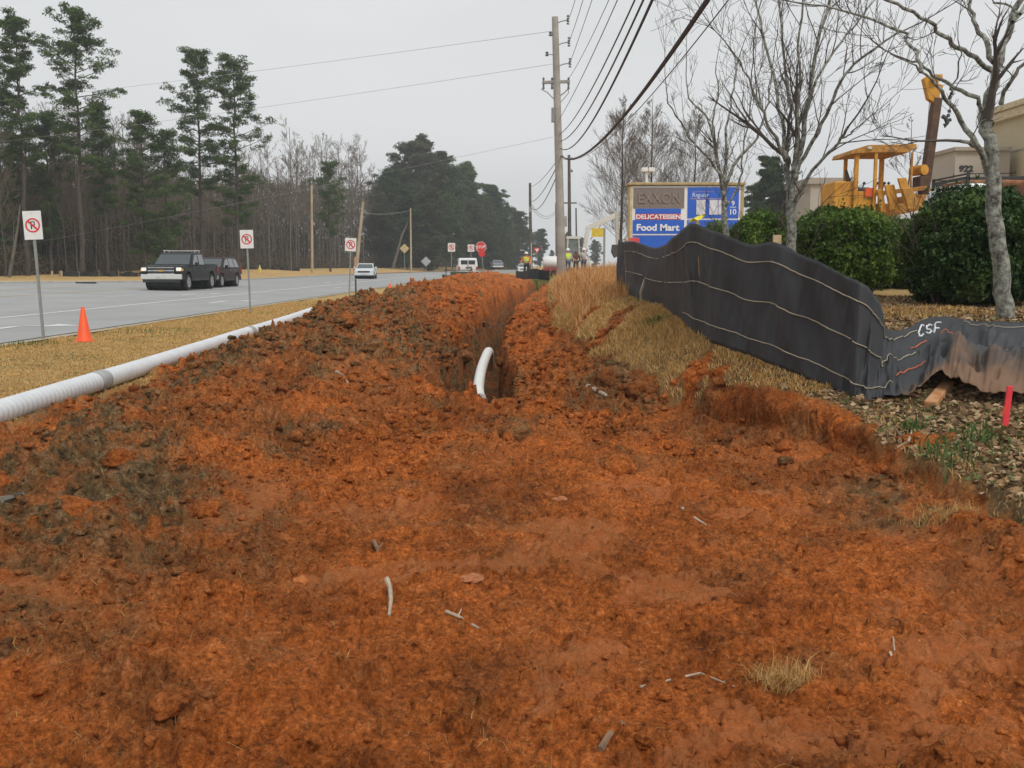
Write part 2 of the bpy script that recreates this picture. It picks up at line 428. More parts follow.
def mth(op, a, b):
    x = nt.nodes.new('ShaderNodeMath'); x.operation = op; x.use_clamp = True
    for i, q in enumerate((a, b)):
        if isinstance(q, (int, float)): x.inputs[i].default_value = q
        else: L(q, x.inputs[i])
    return x.outputs[0]
at_ = nt.nodes.new('ShaderNodeAttribute'); at_.attribute_name = 'mask'
sep = nt.nodes.new('ShaderNodeSeparateColor'); L(at_.outputs['Color'], sep.inputs[0])
dirtM, topM, litM, paleM = sep.outputs[0], sep.outputs[1], sep.outputs[2], at_.outputs['Alpha']
red = ramp(noise(1.6, 8., .65, .4), [(.30, (.16, .045, .013)), (.42, (.35, .088, .016)), (.54, (.53, .140, .027)), (.62, (.39, .108, .024)), (.74, (.26, .085, .026))])
red2 = ramp(noise(14., 6., .7), [(.34, (.13, .042, .016)), (.46, (.45, .125, .022)), (.58, (.53, .160, .036)), (.70, (.60, .28, .11))])
def mulc(a, b, f=1.):
    x = nt.nodes.new('ShaderNodeMixRGB'); x.blend_type = 'MULTIPLY'; x.inputs[0].default_value = f; L(a, x.inputs[1]); L(b, x.inputs[2]); return x.outputs[0]
redm = mixc(.40, red, red2)
crumb = ramp(noise(48., 5., .75), [(.35, (.38, .40, .48)), (.44, (.85, .86, .88)), (.53, (1.2, 1.2, 1.2)), (.60, (1.45, 1.6, 1.9)), (.68, (1.8, 2.2, 3.2))])
crumb2 = ramp(noise(17., 6., .75), [(.36, (.45, .48, .56)), (.46, (1.05, 1.06, 1.08)), (.58, (1.3, 1.32, 1.36)), (.68, (1.5, 1.62, 1.9))])
pinkc = ramp(noise(5., 6., .6), [(.3, (.62, .17, .045)), (.7, (.72, .30, .12))])
redm = mixc(mth('MULTIPLY', paleM, .55), redm, pinkc)
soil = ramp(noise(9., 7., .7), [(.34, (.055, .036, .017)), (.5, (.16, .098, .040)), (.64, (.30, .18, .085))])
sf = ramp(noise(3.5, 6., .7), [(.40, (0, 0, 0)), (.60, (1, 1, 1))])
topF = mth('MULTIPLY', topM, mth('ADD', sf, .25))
big = ramp(noise(.85, 6., .62, .5), [(.36, (.52, .50, .50)), (.47, (.92, .92, .92)), (.56, (1.12, 1.10, 1.08)), (.68, (1.2, 1.25, 1.3))])
redm = mulc(redm, big)
cf = mth('SUBTRACT', .8, mth('MULTIPLY', paleM, .55))
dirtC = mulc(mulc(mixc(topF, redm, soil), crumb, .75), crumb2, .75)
for n_ in nt.nodes:
    if n_.type == 'MIX_RGB' and n_.blend_type == 'MULTIPLY': L(cf, n_.inputs[0])
straw = ramp(noise(2.2, 7., .7), [(.30, (.36, .22, .07)), (.5, (.58, .38, .14)), (.70, (.70, .50, .22))])
strawf = ramp(noise(38., 4., .7), [(.35, (.22, .14, .05)), (.65, (.60, .42, .20))])
straw = mixc(.4, straw, strawf)
grn = ramp(noise(.9, 5., .6), [(.56, (0, 0, 0)), (.68, (1, 1, 1))])
grnc = ramp(noise(20., 3.), [(.3, (.05, .075, .02)), (.7, (.16, .17, .06))])
turf = mixc(mth('MULTIPLY', grn, .2), straw, grnc)
lit = ramp(noise(24., 5., .75), [(.34, (.07, .05, .025)), (.46, (.17, .12, .055)), (.56, (.28, .18, .09)), (.68, (.42, .31, .19))])
turf = mixc(litM, turf, lit)
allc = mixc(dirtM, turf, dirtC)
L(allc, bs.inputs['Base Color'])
bn = nt.nodes.new('ShaderNodeMath'); bn.operation = 'ADD'; L(noise(60., 6., .75), bn.inputs[0]); L(noise(18., 6., .7), bn.inputs[1])
bp = N(nt, 'ShaderNodeBump', Strength=1., Distance=.035); L(bn.outputs[0], bp.inputs['Height']); L(bp.outputs['Normal'], bs.inputs['Normal'])
MATS['ground'] = m
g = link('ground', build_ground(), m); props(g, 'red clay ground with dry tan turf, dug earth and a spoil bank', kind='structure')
# ------------------------------------------------------------------ road
def strip(name, xoff0, xoff1, y0, y1, dz, m, kind='structure', label=None, nx=2, thick=None, pieces=None, scaled=False):
    """sheet following the road between offsets left of its near edge"""
    V = []; Fq = []
    for (a, b) in (pieces or [(y0, y1)]):
        n = max(2, int((b-a)/4)+2); ys = np.linspace(a, b, n); base = len(V)
        for yy in ys:
            for k in range(nx):
                o = xoff0+(xoff1-xoff0)*k/(nx-1); o = o*float(Wd(yy))/22 if scaled else o; x = float(Xe(yy))-o
                V.append((x, yy, float(z_road(x, yy))+dz))
        for i in range(n-1):
            for k in range(nx-1):
                q = base+i*nx+k; Fq.append((q, q+nx, q+nx+1, q+1))
    me = np_mesh(name, V, Fq); o = link(name, me, m); props(o, label, kind=kind); return o
asph = mat('asphalt_worn', (.33, .335, .33), .9, var=.08, scale=.35, bump=.3, bscale=90)
paintw = mat('road_paint_white', (.62, .62, .60), .8, var=.12, scale=5)
painty = mat('road_paint_yellow', (.52, .34, .07), .8, var=.15, scale=5)
curbm = mat('kerb_concrete', (.40, .38, .34), .9, var=.15, scale=2)
strip('road', 0, 22, -5, 700, 0, asph, nx=8, scaled=True, label='wide grey asphalt road with turn lanes')
def kerb(off):
    b = MB(); ys = list(np.linspace(-4, 120, 60)); ring = []
    vs = []; fs = []
    for yy in ys:
        x = float(Xe(yy))-off*float(Wd(yy))/22; z = float(z_road(x, yy))
        s = 1 if off < 1 else -1
        for (dx, dz) in ((-.02, -.12), (-.02, .10), (.02, .125), (.16, .125), (.16, -.12)): vs.append((x+s*dx, yy, z+dz))
    for i in range(len(ys)-1):
        for k in range(4): fs.append((i*5+k, i*5+k+1, (i+1)*5+k+1, (i+1)*5+k))
    b.add(vs, fs); o = b.obj('kerb', curbm); props(o, 'low concrete kerb along the road', kind='structure')
kerb(22.0)
strip('lane_line', 3.75, 3.92, -5, 240, .006, paintw, label='white lane line')
strip('lane_line', 7.2, 7.32, 0, 0, .006, paintw, pieces=[(a, a+3.) for a in range(4, 56, 12)], label='dashed white lane line')
strip('lane_line', 10.6, 10.72, -5, 58, .006, painty, label='yellow centre line, near')
strip('lane_line', 14.1, 14.22, -5, 54, .006, painty, label='yellow centre line, far')
strip('lane_line', 17.8, 17.92, 0, 0, .006, paintw, pieces=[(a, a+3.) for a in range(8, 50, 12)], label='dashed white lane line on the far side')
strip('lane_line', 21.6, 21.72, -5, 250, .006, paintw, label='white line on the far edge of the road', scaled=True)
def arrow(off, y0, mirror=1, turn=True, ln=3.2):
    pts = [(-.09, 0), (.09, 0), (.09, 1.6), (.09+.0, 1.6)]
    V = []; Fs = []
    def quad(p): 
        b = len(V); V.extend(p); Fs.append(tuple(range(b, b+len(p))))
    quad([(-.10, 0), (.10, 0), (.10, 2.0), (-.10, 2.0)])
    if turn:
        quad([(-.10, 2.0), (.10, 2.0), (.55*1, 2.45), (.55, 2.75)])
        quad([(.5, 2.1), (1.15, 2.75), (.45, 3.1)])
    else:
        quad([(-.42, 2.0), (.42, 2.0), (0, 3.3)])
    b = MB(); vs = []
    for (a, c) in V:
        yy = y0+c; x = float(Xe(yy))-off+a*mirror; vs.append((x, yy, float(z_road(x, yy))+.007+.0005*len(vs) % .001))
    b.add(vs, Fs)
    o = b.obj('lane_arrow', paintw); props(o, 'white turn arrow painted on the road', kind='structure')
arrow(1.9, 20.5); arrow(2.0, 36.5); arrow(5.6, 44); arrow(2.0, 60); arrow(5.6, 75); arrow(1.9, 85)
# worn gutter pan in front of verge
strip('gutter', -.30, -.01, -5, 95, -.012, mat('gutter_edge', (.40, .34, .24), .95, var=.2, scale=3), label='pale worn edge between road and verge')
# far shoulder of bright straw
def far_shoulder():
    V = []; Fq = []; ys = np.linspace(5, 240, 90)
    offs = [.2, 2, 6, 11]
    for yy in ys:
        for k, o in enumerate(offs):
            o = o+float(Wd(yy)); x = float(Xe(yy))-o-(.6*math.sin(yy*.15)+.3*math.sin(yy*.6) if k == 3 else 0)
            V.append((x, yy, H(x, yy)+.05 if k < 3 else H(x, yy)-.02))
    n = len(offs)
    for i in range(len(ys)-1):
        for k in range(n-1): q = i*n+k; Fq.append((q, q+n, q+n+1, q+1))
    o = link('straw_verge', np_mesh('straw_verge', V, Fq), mat('straw_mulch', (.42, .25, .08), .95, col2=(.55, .36, .14), scale=.6, bump=.5, bscale=20))
    props(o, 'bright straw covered verge across the road', kind='structure')
far_shoulder()
# ------------------------------------------------------------------ trees
def tubes_np(branches, sides=5):
    """branches: list of (pts list, radii list) -> V, F"""
    V = []; Fq = []; base = 0
    for pts, rad in branches:
        P = np.array([tuple(p) for p in pts]); n = len(P); Rr = np.array(rad)
        k = sides if Rr[0] > .02 else (4 if Rr[0] > .008 else 3)
        d = np.gradient(P, axis=0); d /= np.linalg.norm(d, axis=1)[:, None]+1e-9
        ref = np.array([0., 0, 1]) if abs(d[:, 2]).mean() < .8 else np.array([1., 0, 0])
        a = np.cross(d, ref); a /= np.linalg.norm(a, axis=1)[:, None]+1e-9; b = np.cross(d, a)
        th = np.arange(k)*2*PI/k
        ring = P[:, None, :]+(a[:, None, :]*np.cos(th)[None, :, None]+b[:, None, :]*np.sin(th)[None, :, None])*Rr[:, None, None]
        V.append(ring.reshape(-1, 3))
        i = np.arange(n-1)[:, None]*k+np.arange(k)[None, :]; j = np.arange(n-1)[:, None]*k+(np.arange(k)+1)[None, :] % k
        Fq.append((np.stack([i, j, j+k, i+k], -1)+base).reshape(-1, 4)); base += n*k
    return np.concatenate(V), np.concatenate(Fq)
def rvec(rng): 
    return Vector((rng.gauss(0, 1), rng.gauss(0, 1), rng.gauss(0, 1))).normalized()
def grow(out, rng, p, d, ln, r, depth, kids=5, up=.25, wander=.25, spread=.8, shrink=.55, minr=.004, segs=6):
    pts = [Vector(p)]; rad = [r]; d = Vector(d).normalized(); q = Vector(p)
    for i in range(segs):
        d = (d+rvec(rng)*wander/ segs**.5 + Vector((0, 0, up/segs))).normalized(); q = q+d*ln/segs
        pts.append(q.copy()); rad.append(max(minr, r*(1-.75*(i+1)/segs)))
    out.append((pts, rad))
    if depth <= 0: return
    for k in range(kids):
        t = rng.uniform(.25, 1.); i = min(segs-1, int(t*segs)); f = t*segs-i
        b = pts[i].lerp(pts[i+1], f); dd = (pts[i+1]-pts[i]).normalized()
        nd = (dd+rvec(rng)*spread).normalized()
        grow(out, rng, b, nd, ln*shrink*rng.uniform(.6, 1.15)*(1.15-.5*t), max(minr, rad[i]*.62), depth-1, max(2, kids-1), up, wander, spread, shrink, minr, max(3, segs-1))
bark_g = mat('bark_grey_lichen', (.060, .050, .040), .95, col2=(.36, .37, .31), scale=17, bump=.6, bscale=60)
bark_b = mat('bark_brown', (.065, .052, .042), .95, var=.3, scale=3, bump=.4, bscale=20)
bark_p = mat('bark_pale', (.125, .11, .09), .95, var=.25, scale=3)
twig_m = mat('twig_grey', (.10, .082, .072), .95, var=.25, scale=5)
twig_far = mat('twig_far', (.15, .12, .09), .95, var=.2, scale=.4)
# --- close trees traced as limbs, each at its own depth
def close_tree(name, label, limbs, Y, twig_kids, seed, base, rscale=1., tw_len=1.1, r_tw=.012, depth=2):
    """limbs: list of (pixel polyline, start width px, end width px, depth drift)"""
    rng = random.Random(seed)
    root = empty(name, base, 0, label, 'tree'); B = Vector(base)
    trunk = []; fine = []
    for (pl, w0, w1, drift) in limbs:
        n = len(pl); pts = []; rad = []
        dense = []
        for i in range(n-1):
            for s in range(3):
                t = s/3; a, b = pl[i], pl[i+1]
                dense.append((a[0]+(b[0]-a[0])*t, a[1]+(b[1]-a[1])*t))
        dense.append(pl[-1]); m_ = len(dense)
        for i, (a, b) in enumerate(dense):
            t = i/(m_-1)
            p = at(a, b, Y+drift*t)-B
            if 0 < i < m_-1: p += Vector((rng.gauss(0, .012), rng.gauss(0, .03), 0))
            pts.append(p); rad.append((w0+(w1-w0)*t)*Y/F/2*rscale*(.72 if t > .01 else .9))
        trunk.append((pts, rad))
        if twig_kids:
            cum = 0
            for i in range(1, m_):
                seg = (pts[i]-pts[i-1]); ln = seg.length
                if rad[i] > .075: continue
                for _ in range(max(1, int(ln*twig_kids))):
                    if rng.random() > ln*twig_kids and ln*twig_kids < 1: continue
                    b = pts[i-1].lerp(pts[i], rng.random())
                    d = (seg.normalized()*.9+rvec(rng)*.9+Vector((0, 0, .3)))
                    grow(fine, rng, b, d, tw_len*rng.uniform(.4, 1.1), min(r_tw, rad[i]*.6), depth, 4, .35, .4, .8, .6, .0028)
            grow(fine, rng, pts[-1], (pts[-1]-pts[-2]), tw_len*1.2, rad[-1]*.9, depth, 5, .3, .4, .7, .6, .0028)
    V, Fq = tubes_np(trunk, 10); me = np_mesh('trunk', V, Fq); smooth(me); link('trunk', me, bark_g, root)
    if fine:
        V, Fq = tubes_np(fine, 4); me = np_mesh('crown', V, Fq); link('crown', me, twig_m, root)
    return root
bR = hit(1005, 318); YR = bR.y
tree_r = [([(1006, 330), (1005, 318), (1001, 280), (996, 230), (992, 180), (989, 150), (987, 120)], 26, 16, 0),
  ([(987, 125), (990, 95), (996, 70), (1003, 45), (1012, 20), (1022, -15), (1030, -60)], 15, 6, .6),
  ([(988, 170), (976, 146), (962, 120), (948, 101), (940, 88), (925, 74), (908, 62)], 9, 2, -.8),
  ([(978, 148), (968, 144), (960, 141)], 5.5, 4.5, -.2),
  ([(989, 115), (976, 98), (955, 87), (936, 75), (921, 64), (908, 60)], 7, 2.5, .3),
  ([(921, 72), (915, 52), (904, 34), (880, 22), (850, 12), (810, 4), (760, -4)], 5, 2, .8),
  ([(992, 70), (975, 58), (958, 46), (942, 36), (930, 20), (905, 8), (880, -4), (850, -20)], 7, 3, -1.),
  ([(995, 62), (986, 42), (976, 26), (970, 8), (964, -14)], 8, 4, .5),
  ([(1001, 104), (1008, 86), (1020, 68), (1040, 50), (1070, 20)], 6, 3, -.5),
  ([(1012, 22), (1030, 0), (1050, -30)], 5, 3, .5),
  ([(948, 101), (956, 86), (960, 62), (958, 40)], 3, 1.5, -.5),
  ([(1020, 14), (1003, 4), (985, -4)], 4, 2, .7)]
close_tree('bare_tree', 'bare tree with lichen spotted grey trunk at the right edge', tree_r, YR, 1.5, 3, bR, tw_len=.75, r_tw=.008)
Y2 = 14.0
b2 = at(790, 262, Y2); b2.z = H(b2.x, b2.y)-.05
b2y = 265+(1.55-b2.z)/Y2*F
tree_2 = [([(789, b2y), (790, 250), (791, 225), (793, 195), (795, 168)], 15, 10, 0),
  ([(790, 240), (788, 190), (787, 160), (785, 156)], 8, 7, .3),
  ([(785, 158), (776, 138), (766, 120), (757, 100), (749, 78), (735, 55)], 5, 2, -.7),
  ([(786, 160), (784, 128), (777, 98), (771, 66), (762, 30), (755, 0)], 6, 2.5, .9),
  ([(786, 158), (790, 120), (788, 85), (783, 50), (780, 10), (776, -30)], 5, 2.5, 1.3),
  ([(795, 170), (801, 145), (806, 115), (810, 85), (818, 45), (829, 5), (835, -25)], 8, 3, 0),
  ([(797, 170), (808, 150), (822, 124), (833, 98), (845, 75), (862, 58), (886, 40), (905, 30)], 6, 2, -.8),
  ([(810, 100), (822, 70), (840, 42), (862, 18), (880, -10)], 4, 2, .6),
  ([(792, 210), (800, 190), (812, 170), (828, 154), (842, 138), (848, 127)], 5, 3.5, -.9),
  ([(842, 138), (852, 134), (858, 127)], 2.5, 1.5, -.2),
  ([(795, 168), (797, 130), (799, 95), (800, 50), (803, 0)], 5, 2.5, -.5)]
close_tree('bare_tree', 'many stemmed bare tree rising behind the black silt fence beside the long hedge', tree_2, Y2, 3.4, 5, b2, tw_len=1.15, r_tw=.009)
Y3 = 19.0
b3 = at(725, 240, Y3); b3.z = H(b3.x, b3.y)-.05
b3y = 265+(1.55-b3.z)/Y3*F
tree_3 = [([(727, b3y), (726, 245), (725, 215), (723, 190)], 9, 7, 0),
  ([(723, 195), (720, 176), (710, 160), (700, 150), (690, 137), (680, 122), (668, 103), (666, 85)], 4.5, 1.3, -.6),
  ([(722, 185), (717, 160), (713, 135), (708, 118), (695, 105), (687, 95), (686, 74)], 4.5, 1.5, .5),
  ([(723, 182), (727, 150), (726, 128), (731, 105), (735, 80), (738, 60)], 4.5, 1.5, .9),
  ([(724, 190), (733, 166), (745, 152), (757, 138), (764, 118), (768, 95), (772, 70)], 5, 1.5, -.3),
  ([(726, 205), (737, 190), (742, 172), (743, 150), (748, 120), (752, 95)], 3.5, 1.5, .4),
  ([(712, 135), (714, 115), (718, 90), (716, 65)], 3, 1.2, -.4)]
close_tree('bare_tree', 'slender forked bare tree standing in front of the blue roadside sign', tree_3, Y3, 2.6, 8, b3, tw_len=1.0, r_tw=.008)
# --- conical bare tree far
def conical(seed, Hh, Rm, twk=95):
    rng = random.Random(seed); tr = []; br = []
    pts = [Vector((rng.gauss(0, .04), rng.gauss(0, .04), Hh*i/12)) for i in range(13)]
    tr.append((pts, [.10*(1-.93*i/12)*Hh/9 for i in range(13)]))
    for k in range(twk):
        t = rng.uniform(.12, .97); z = Hh*t; a = rng.uniform(0, 2*PI)
        rr = Rm*min(1, (1-t)*1.7+.05)*rng.uniform(.65, 1.1)
        d = Vector((math.cos(a), math.sin(a), rng.uniform(.5, 1.1)))
        grow(br, rng, (0, 0, z), d, rr*1.2, .022*(1.15-t), 2, 7, .35, .2, .6, .55, .0065, 5)
    return tr, br
def tree_obj(name, tr, br, bm_, tm, label=None, cat='tree', group=None, sides=5):
    root = empty(name, (0, 0, 0), 0, label, cat, group)
    V, Fq = tubes_np(tr, 7); me = np_mesh('trunk', V, Fq); smooth(me); link('trunk', me, bm_, root)
    V, Fq = tubes_np(br, sides); link('crown', np_mesh('crown', V, Fq), tm, root)
    return root
def put(o, px, Y, s=1., rz=0, z=None):
    p = at(px, 265, Y); o.location = (p.x, Y, (H(p.x, Y) if z is None else z)-.05); o.scale = (s, s, s); o.rotation_euler = (0, 0, rz); return o
con_specs = [(621, 96, 78, 'tall conical bare tree left of the roadside sign, nearest the road', 41, 2.9),
             (650, 98, 84, 'tall conical bare tree whose tip rises straight above the brown sign panel', 42, 3.3),
             (693, 110, 82, 'broad conical bare tree behind the middle of the roadside sign', 43, 3.1),
             (905, 122, 48, 'thin bare tree seen behind the yellow machine canopy', 44, 1.2)]
for (px, topy, Y, lab, sd_, rm) in con_specs:
    hh = (265-topy)/F*Y+.6
    tr, br = conical(sd_, hh, rm, 135 if rm > 1.5 else 26)
    put(tree_obj('conical_bare_tree', tr, br, bark_b, twig_far, lab), px, Y)
# --- foliage clouds
def leaf_cloud(pts, size, rng, tint=None, flat=.0, elong=2.2, outward=None):
    """pts (n,3) -> quads (diamond leaves)"""
    n = len(pts); d = rng.normal(size=(n, 3)); d[:, 2] *= (1-flat)
    if outward is not None: d = d*.8+outward
    d /= np.linalg.norm(d, axis=1)[:, None]+1e-9
    e = rng.normal(size=(n, 3)); e -= d*(e*d).sum(1)[:, None]; e /= np.linalg.norm(e, axis=1)[:, None]+1e-9
    s = size*rng.uniform(.6, 1.3, n)[:, None]
    a = pts-d*s*.5; b = pts+e*s*.5/elong; c = pts+d*s*.5; f = pts-e*s*.5/elong
    V = np.stack([a, b, c, f], 1).reshape(-1, 3); Fq = np.arange(n*4).reshape(-1, 4)
    t = rng.uniform(0, 1, n) if tint is None else np.clip(tint+rng.normal(0, .12, n), 0, 1)
    return V, Fq, np.repeat(t, 4)
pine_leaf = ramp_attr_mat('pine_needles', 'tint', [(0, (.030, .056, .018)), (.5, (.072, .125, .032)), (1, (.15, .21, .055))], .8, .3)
ever_l2 = ramp_attr_mat('evergreen_light', 'tint', [(0, (.040, .068, .024)), (.5, (.085, .130, .042)), (1, (.16, .20, .07))], .8, .25)
ever_l3 = ramp_attr_mat('evergreen_olive', 'tint', [(0, (.045, .052, .028)), (.5, (.085, .098, .050)), (1, (.14, .15, .08))], .8, .25)
ever_leaf = ramp_attr_mat('evergreen_foliage', 'tint', [(0, (.020, .042, .018)), (.5, (.048, .088, .032)), (1, (.11, .155, .055))], .8, .25)
def pine(seed, Hh, crown0, Rm, dens=1., lean=0., leafm=None, clumpr=.55, irregular=.35, leafn=44, leafs=.27):
    rg = random.Random(seed); rng = np.random.default_rng(seed)
    tr = []; br = []; cl = []
    pts = [Vector((lean*Hh*(i/14)**1.5+rg.gauss(0, .06), rg.gauss(0, .06), Hh*.97*i/14)) for i in range(15)]
    r0 = Hh*.0105
    tr.append((pts, [r0*(1-.86*i/14) for i in range(15)]))
    nb = int(46*dens*(1-crown0)*Hh/12)
    for k in range(nb):
        t = crown0+(1-crown0)*((k+rg.random())/nb)**.85
        u = (t-crown0)/(1-crown0)
        prof = (.45+.75*u) if u < .45 else (.79*(1-((u-.45)/.60)**2.2)+.12)
        L_ = Rm*max(.15, prof)*rg.uniform(1-irregular*1.6, 1+irregular)
        a = rg.uniform(0, 2*PI); z = t*Hh*.97
        i = min(13, int(t*14)); b0 = pts[i].lerp(pts[i+1], t*14-i)
        el = -.05+.7*u**1.5+rg.uniform(-.1, .25)
        d = Vector((math.cos(a), math.sin(a), el)).normalized()
        q = b0.copy(); pl = [q.copy()]
        for s in range(4):
            d = (d+Vector((0, 0, .07))+rvec(rg)*.12).normalized(); q = q+d*L_/4; pl.append(q.copy())
        br.append((pl, [max(.015, r0*.28*(1-u*.6)*(1-.2*s)) for s in range(5)]))
        for s in range(2, 5):
            for _ in range(2 if s < 4 else 3):
                c = pl[s]+rvec(rg)*L_*.16*(1 if s < 4 else .7); cl.append((c, clumpr*rg.uniform(.55, 1.2), rg.random()))
                br.append(([pl[s], c], [.018, .012]))
    for _ in range(5): cl.append((pts[-1]+Vector((rg.gauss(0, .35), rg.gauss(0, .35), rg.uniform(-.5, .4))), clumpr, rg.random()))
    P = []; T = []; 
    for (c, r, tn) in cl:
        n = int(leafn*(r/.55)**1.6); o = rng.normal(size=(n, 3)); o /= np.linalg.norm(o, axis=1)[:, None]; o *= (rng.uniform(0, 1, (n, 1))**.45)*r; o[:, 2] *= .42
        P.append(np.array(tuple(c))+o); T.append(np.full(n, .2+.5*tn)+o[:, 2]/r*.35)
    P = np.concatenate(P); T = np.concatenate(T)
    V, Fq, tt = leaf_cloud(P, leafs, rng, T, elong=3.6)
    root = empty('pine_tree', (0, 0, 0))
    Vt, Ft = tubes_np(tr, 8); me = np_mesh('trunk', Vt, Ft); smooth(me); link('trunk', me, bark_b, root)
    Vt, Ft = tubes_np(br, 4); 
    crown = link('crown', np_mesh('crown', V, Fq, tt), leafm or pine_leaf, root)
    link('branches', np_mesh('branches', Vt, Ft), bark_b, root)
    return root
def bare_forest_tree(seed, Hh, mass=1.):
    rg = random.Random(seed); tr = []; br = []
    lean = rg.gauss(0, .03)
    pts = [Vector((lean*Hh*i/10+rg.gauss(0, .05), rg.gauss(0, .05), Hh*i/10)) for i in range(11)]
    tr.append((pts, [Hh*.0058*(1-.85*i/10)+.010 for i in range(11)]))
    for k in range(int(24*mass)):
        t = rg.uniform(.3, .98); i = min(9, int(t*10))
        b0 = pts[i].lerp(pts[i+1], t*10-i); a = rg.uniform(0, 2*PI)
        grow(br, rg, b0, (math.cos(a)*.7, math.sin(a)*.7, rg.uniform(.6, 1.3)), Hh*.17*(1.15-.6*t), .026*(1.2-t), 3, 4, .35, .25, .7, .62, .009, 4)
    return tr, br
# four big pines at the left, each on its own
big = [(28, 24, 84, 11, .42, 2.9, 'tall pine with open tufted crown, leftmost in the woods across the road', .0),
       (83, 17, 84, 12, .40, 3.2, 'tallest pine across the road, second from the left edge', .01),
       (203, 59, 100, 13, .35, 3.0, 'open crowned pine left of the twin pine with layered boughs', .0),
       (239, 65, 98, 14, .22, 3.2, 'bright green pine with drooping layered boughs and dark bare lower trunk', 0.)]
for (px, ty, Y, sd_, c0, rm, lab, ln) in big:
    hh = (265-ty)/F*Y+1
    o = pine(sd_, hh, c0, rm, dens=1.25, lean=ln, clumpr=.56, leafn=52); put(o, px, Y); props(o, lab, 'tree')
mid = [(5, 95, 86, 15, .15, 2.8, 'dark broad pine at the left picture edge'), (52, 118, 88, 16, .2, 2.6, 'short dark pine between the two tallest pines'),
       (108, 112, 90, 17, .35, 2., 'small pine just right of the tallest pine'), (146, 118, 92, 18, .1, 2.4, 'rounded brownish green pine between the two pine pairs'),
       (168, 140, 93, 19, .05, 3.0, 'low dense dark pine under the open crowned pine'), (330, 165, 130, 20, .35, 2.4, 'small pine among bare trees behind the left utility poles')]
for (px, ty, Y, sd_, c0, rm, lab) in mid:
    hh = (265-ty)/F*Y+1
    o = pine(sd_, hh, c0, rm, dens=1.15, clumpr=.58, leafn=44); put(o, px, Y); props(o, lab, 'tree')
# evergreens of the right-hand wood: copies of three
protos = [pine(31, 20, .06, 4.6, dens=1.5, leafm=ever_leaf, clumpr=.95, leafn=34, leafs=.5, irregular=.45), pine(32, 20, .12, 3.6, dens=1.4, leafm=ever_l2, clumpr=.85, leafn=34, leafs=.5, irregular=.5), pine(33, 20, .02, 5.0, dens=1.6, leafm=ever_l3, clumpr=1.0, leafn=34, leafs=.5, irregular=.45)]
ev = [(388, 178, 190), (402, 165, 200), (418, 152, 198), (437, 154, 205), (452, 172, 215), (428, 178, 180), (408, 195, 178), (468, 168, 225), (482, 190, 235), (494, 193, 245), (504, 200, 260), (516, 208, 280),
      (528, 216, 300), (446, 200, 190), (474, 205, 210), (398, 200, 205), (460, 208, 200), (490, 212, 225), (540, 228, 330), (552, 236, 360), (566, 238, 380), (580, 240, 380), (508, 222, 240), (380, 205, 185),
      (770, 168, 105), (756, 190, 110), (595, 243, 360), (812, 188, 120)]
used = set()
for i, (px, ty, Y) in enumerate(ev):
    ty += (0, 13, -3, 8, 4, 16, -2)[i % 7]*(1 if i < 24 and i not in (0, 4) else 0); k = i % 3; hh = (265-ty)/F*Y+1.5
    if k not in used: o = protos[k]; used.add(k)
    else: o = copy_tree(protos[k])
    put(o, px, Y, hh/20., i*1.7)
    o['category'] = 'tree'; o['group'] = 'evergreens along the far roadside'
    o['label'] = 'dark evergreen tree in the wood beyond the far end of the road'
    if px == 770: o['label'] = 'dark rounded evergreen behind the right end of the roadside sign'
    if px == 756: o['label'] = 'smaller dark evergreen right beside the blue price panel'
    if px == 812: o['label'] = 'small far pine between the many stemmed tree and the yellow machine'
# bare forest trees: six kinds copied
bt = []
for k in range(6):
    tr, br = bare_forest_tree(60+k, 15, 1.0+.15*k)
    bt.append(tree_obj('bare_forest_tree', tr, br, bark_p if k % 2 else bark_b, twig_far, sides=3))
rg = random.Random(77)
spots = []
def woods_x(Y): return float(Xe(Y))-22-9.5
for i in range(92):
    px = -30+ (i/91)*440+rg.uniform(-6, 6)
    Y0 = ip(px, [-40, 0, 100, 250, 330, 410], [76, 80, 90, 124, 150, 190])
    Y = float(Y0)*rg.uniform(1., 1.16)
    ty = ip(px, [-40, 80, 130, 230, 260, 290, 370, 410], [125, 122, 128, 165, 160, 138, 150, 190])+rg.uniform(-8, 34)
    spots.append((px, Y, ty))
for i, (px, Y, ty) in enumerate(spots):
    k = i % 6; o = bt[k] if i < 6 else copy_tree(bt[k])
    hh = (265-ty)/F*Y+1
    put(o, px, Y, hh/15.3, rg.uniform(0, 6))
    props(o, 'leafless grey brown tree in the woods across the road', 'tree', 'bare trees in the woods across the road')
tr, br = bare_forest_tree(91, 15, 1.2)
o = tree_obj('bare_forest_tree', tr, br, bark_p, twig_far, 'tallest bare tree rising above the woods right of the layered pine', sides=3); put(o, 291, 120, ((265-133)/F*120+1)/15)
# pale leaning trunks at wood edge
for (pts, Y, lab) in (([(9, 279), (14, 250), (18, 225), (20, 205)], 79, 'pale leaning bare trunk at the wood edge near the left picture edge'),
                      ([(393, 268), (398, 250), (402, 235), (408, 222)], 175, 'pale forked bare trunk at the foot of the dark evergreens')):
    b = at(*pts[0], Y); rt = empty('bare_tree', b, 0, lab, 'tree')
    P = [at(a, c, Y)-b for a, c in pts]; out = []; rg2 = random.Random(5)
    grow(out, rg2, P[1], P[-1]-P[1], 3, .05, 2, 4)
    V, Fq = tubes_np([(P, [.14*Y/80, .12*Y/80, .09*Y/80, .05*Y/80])], 6); link('trunk', np_mesh('trunk', V, Fq), bark_p, rt)
    V, Fq = tubes_np(out, 3); link('crown', np_mesh('crown', V, Fq), twig_far, rt)
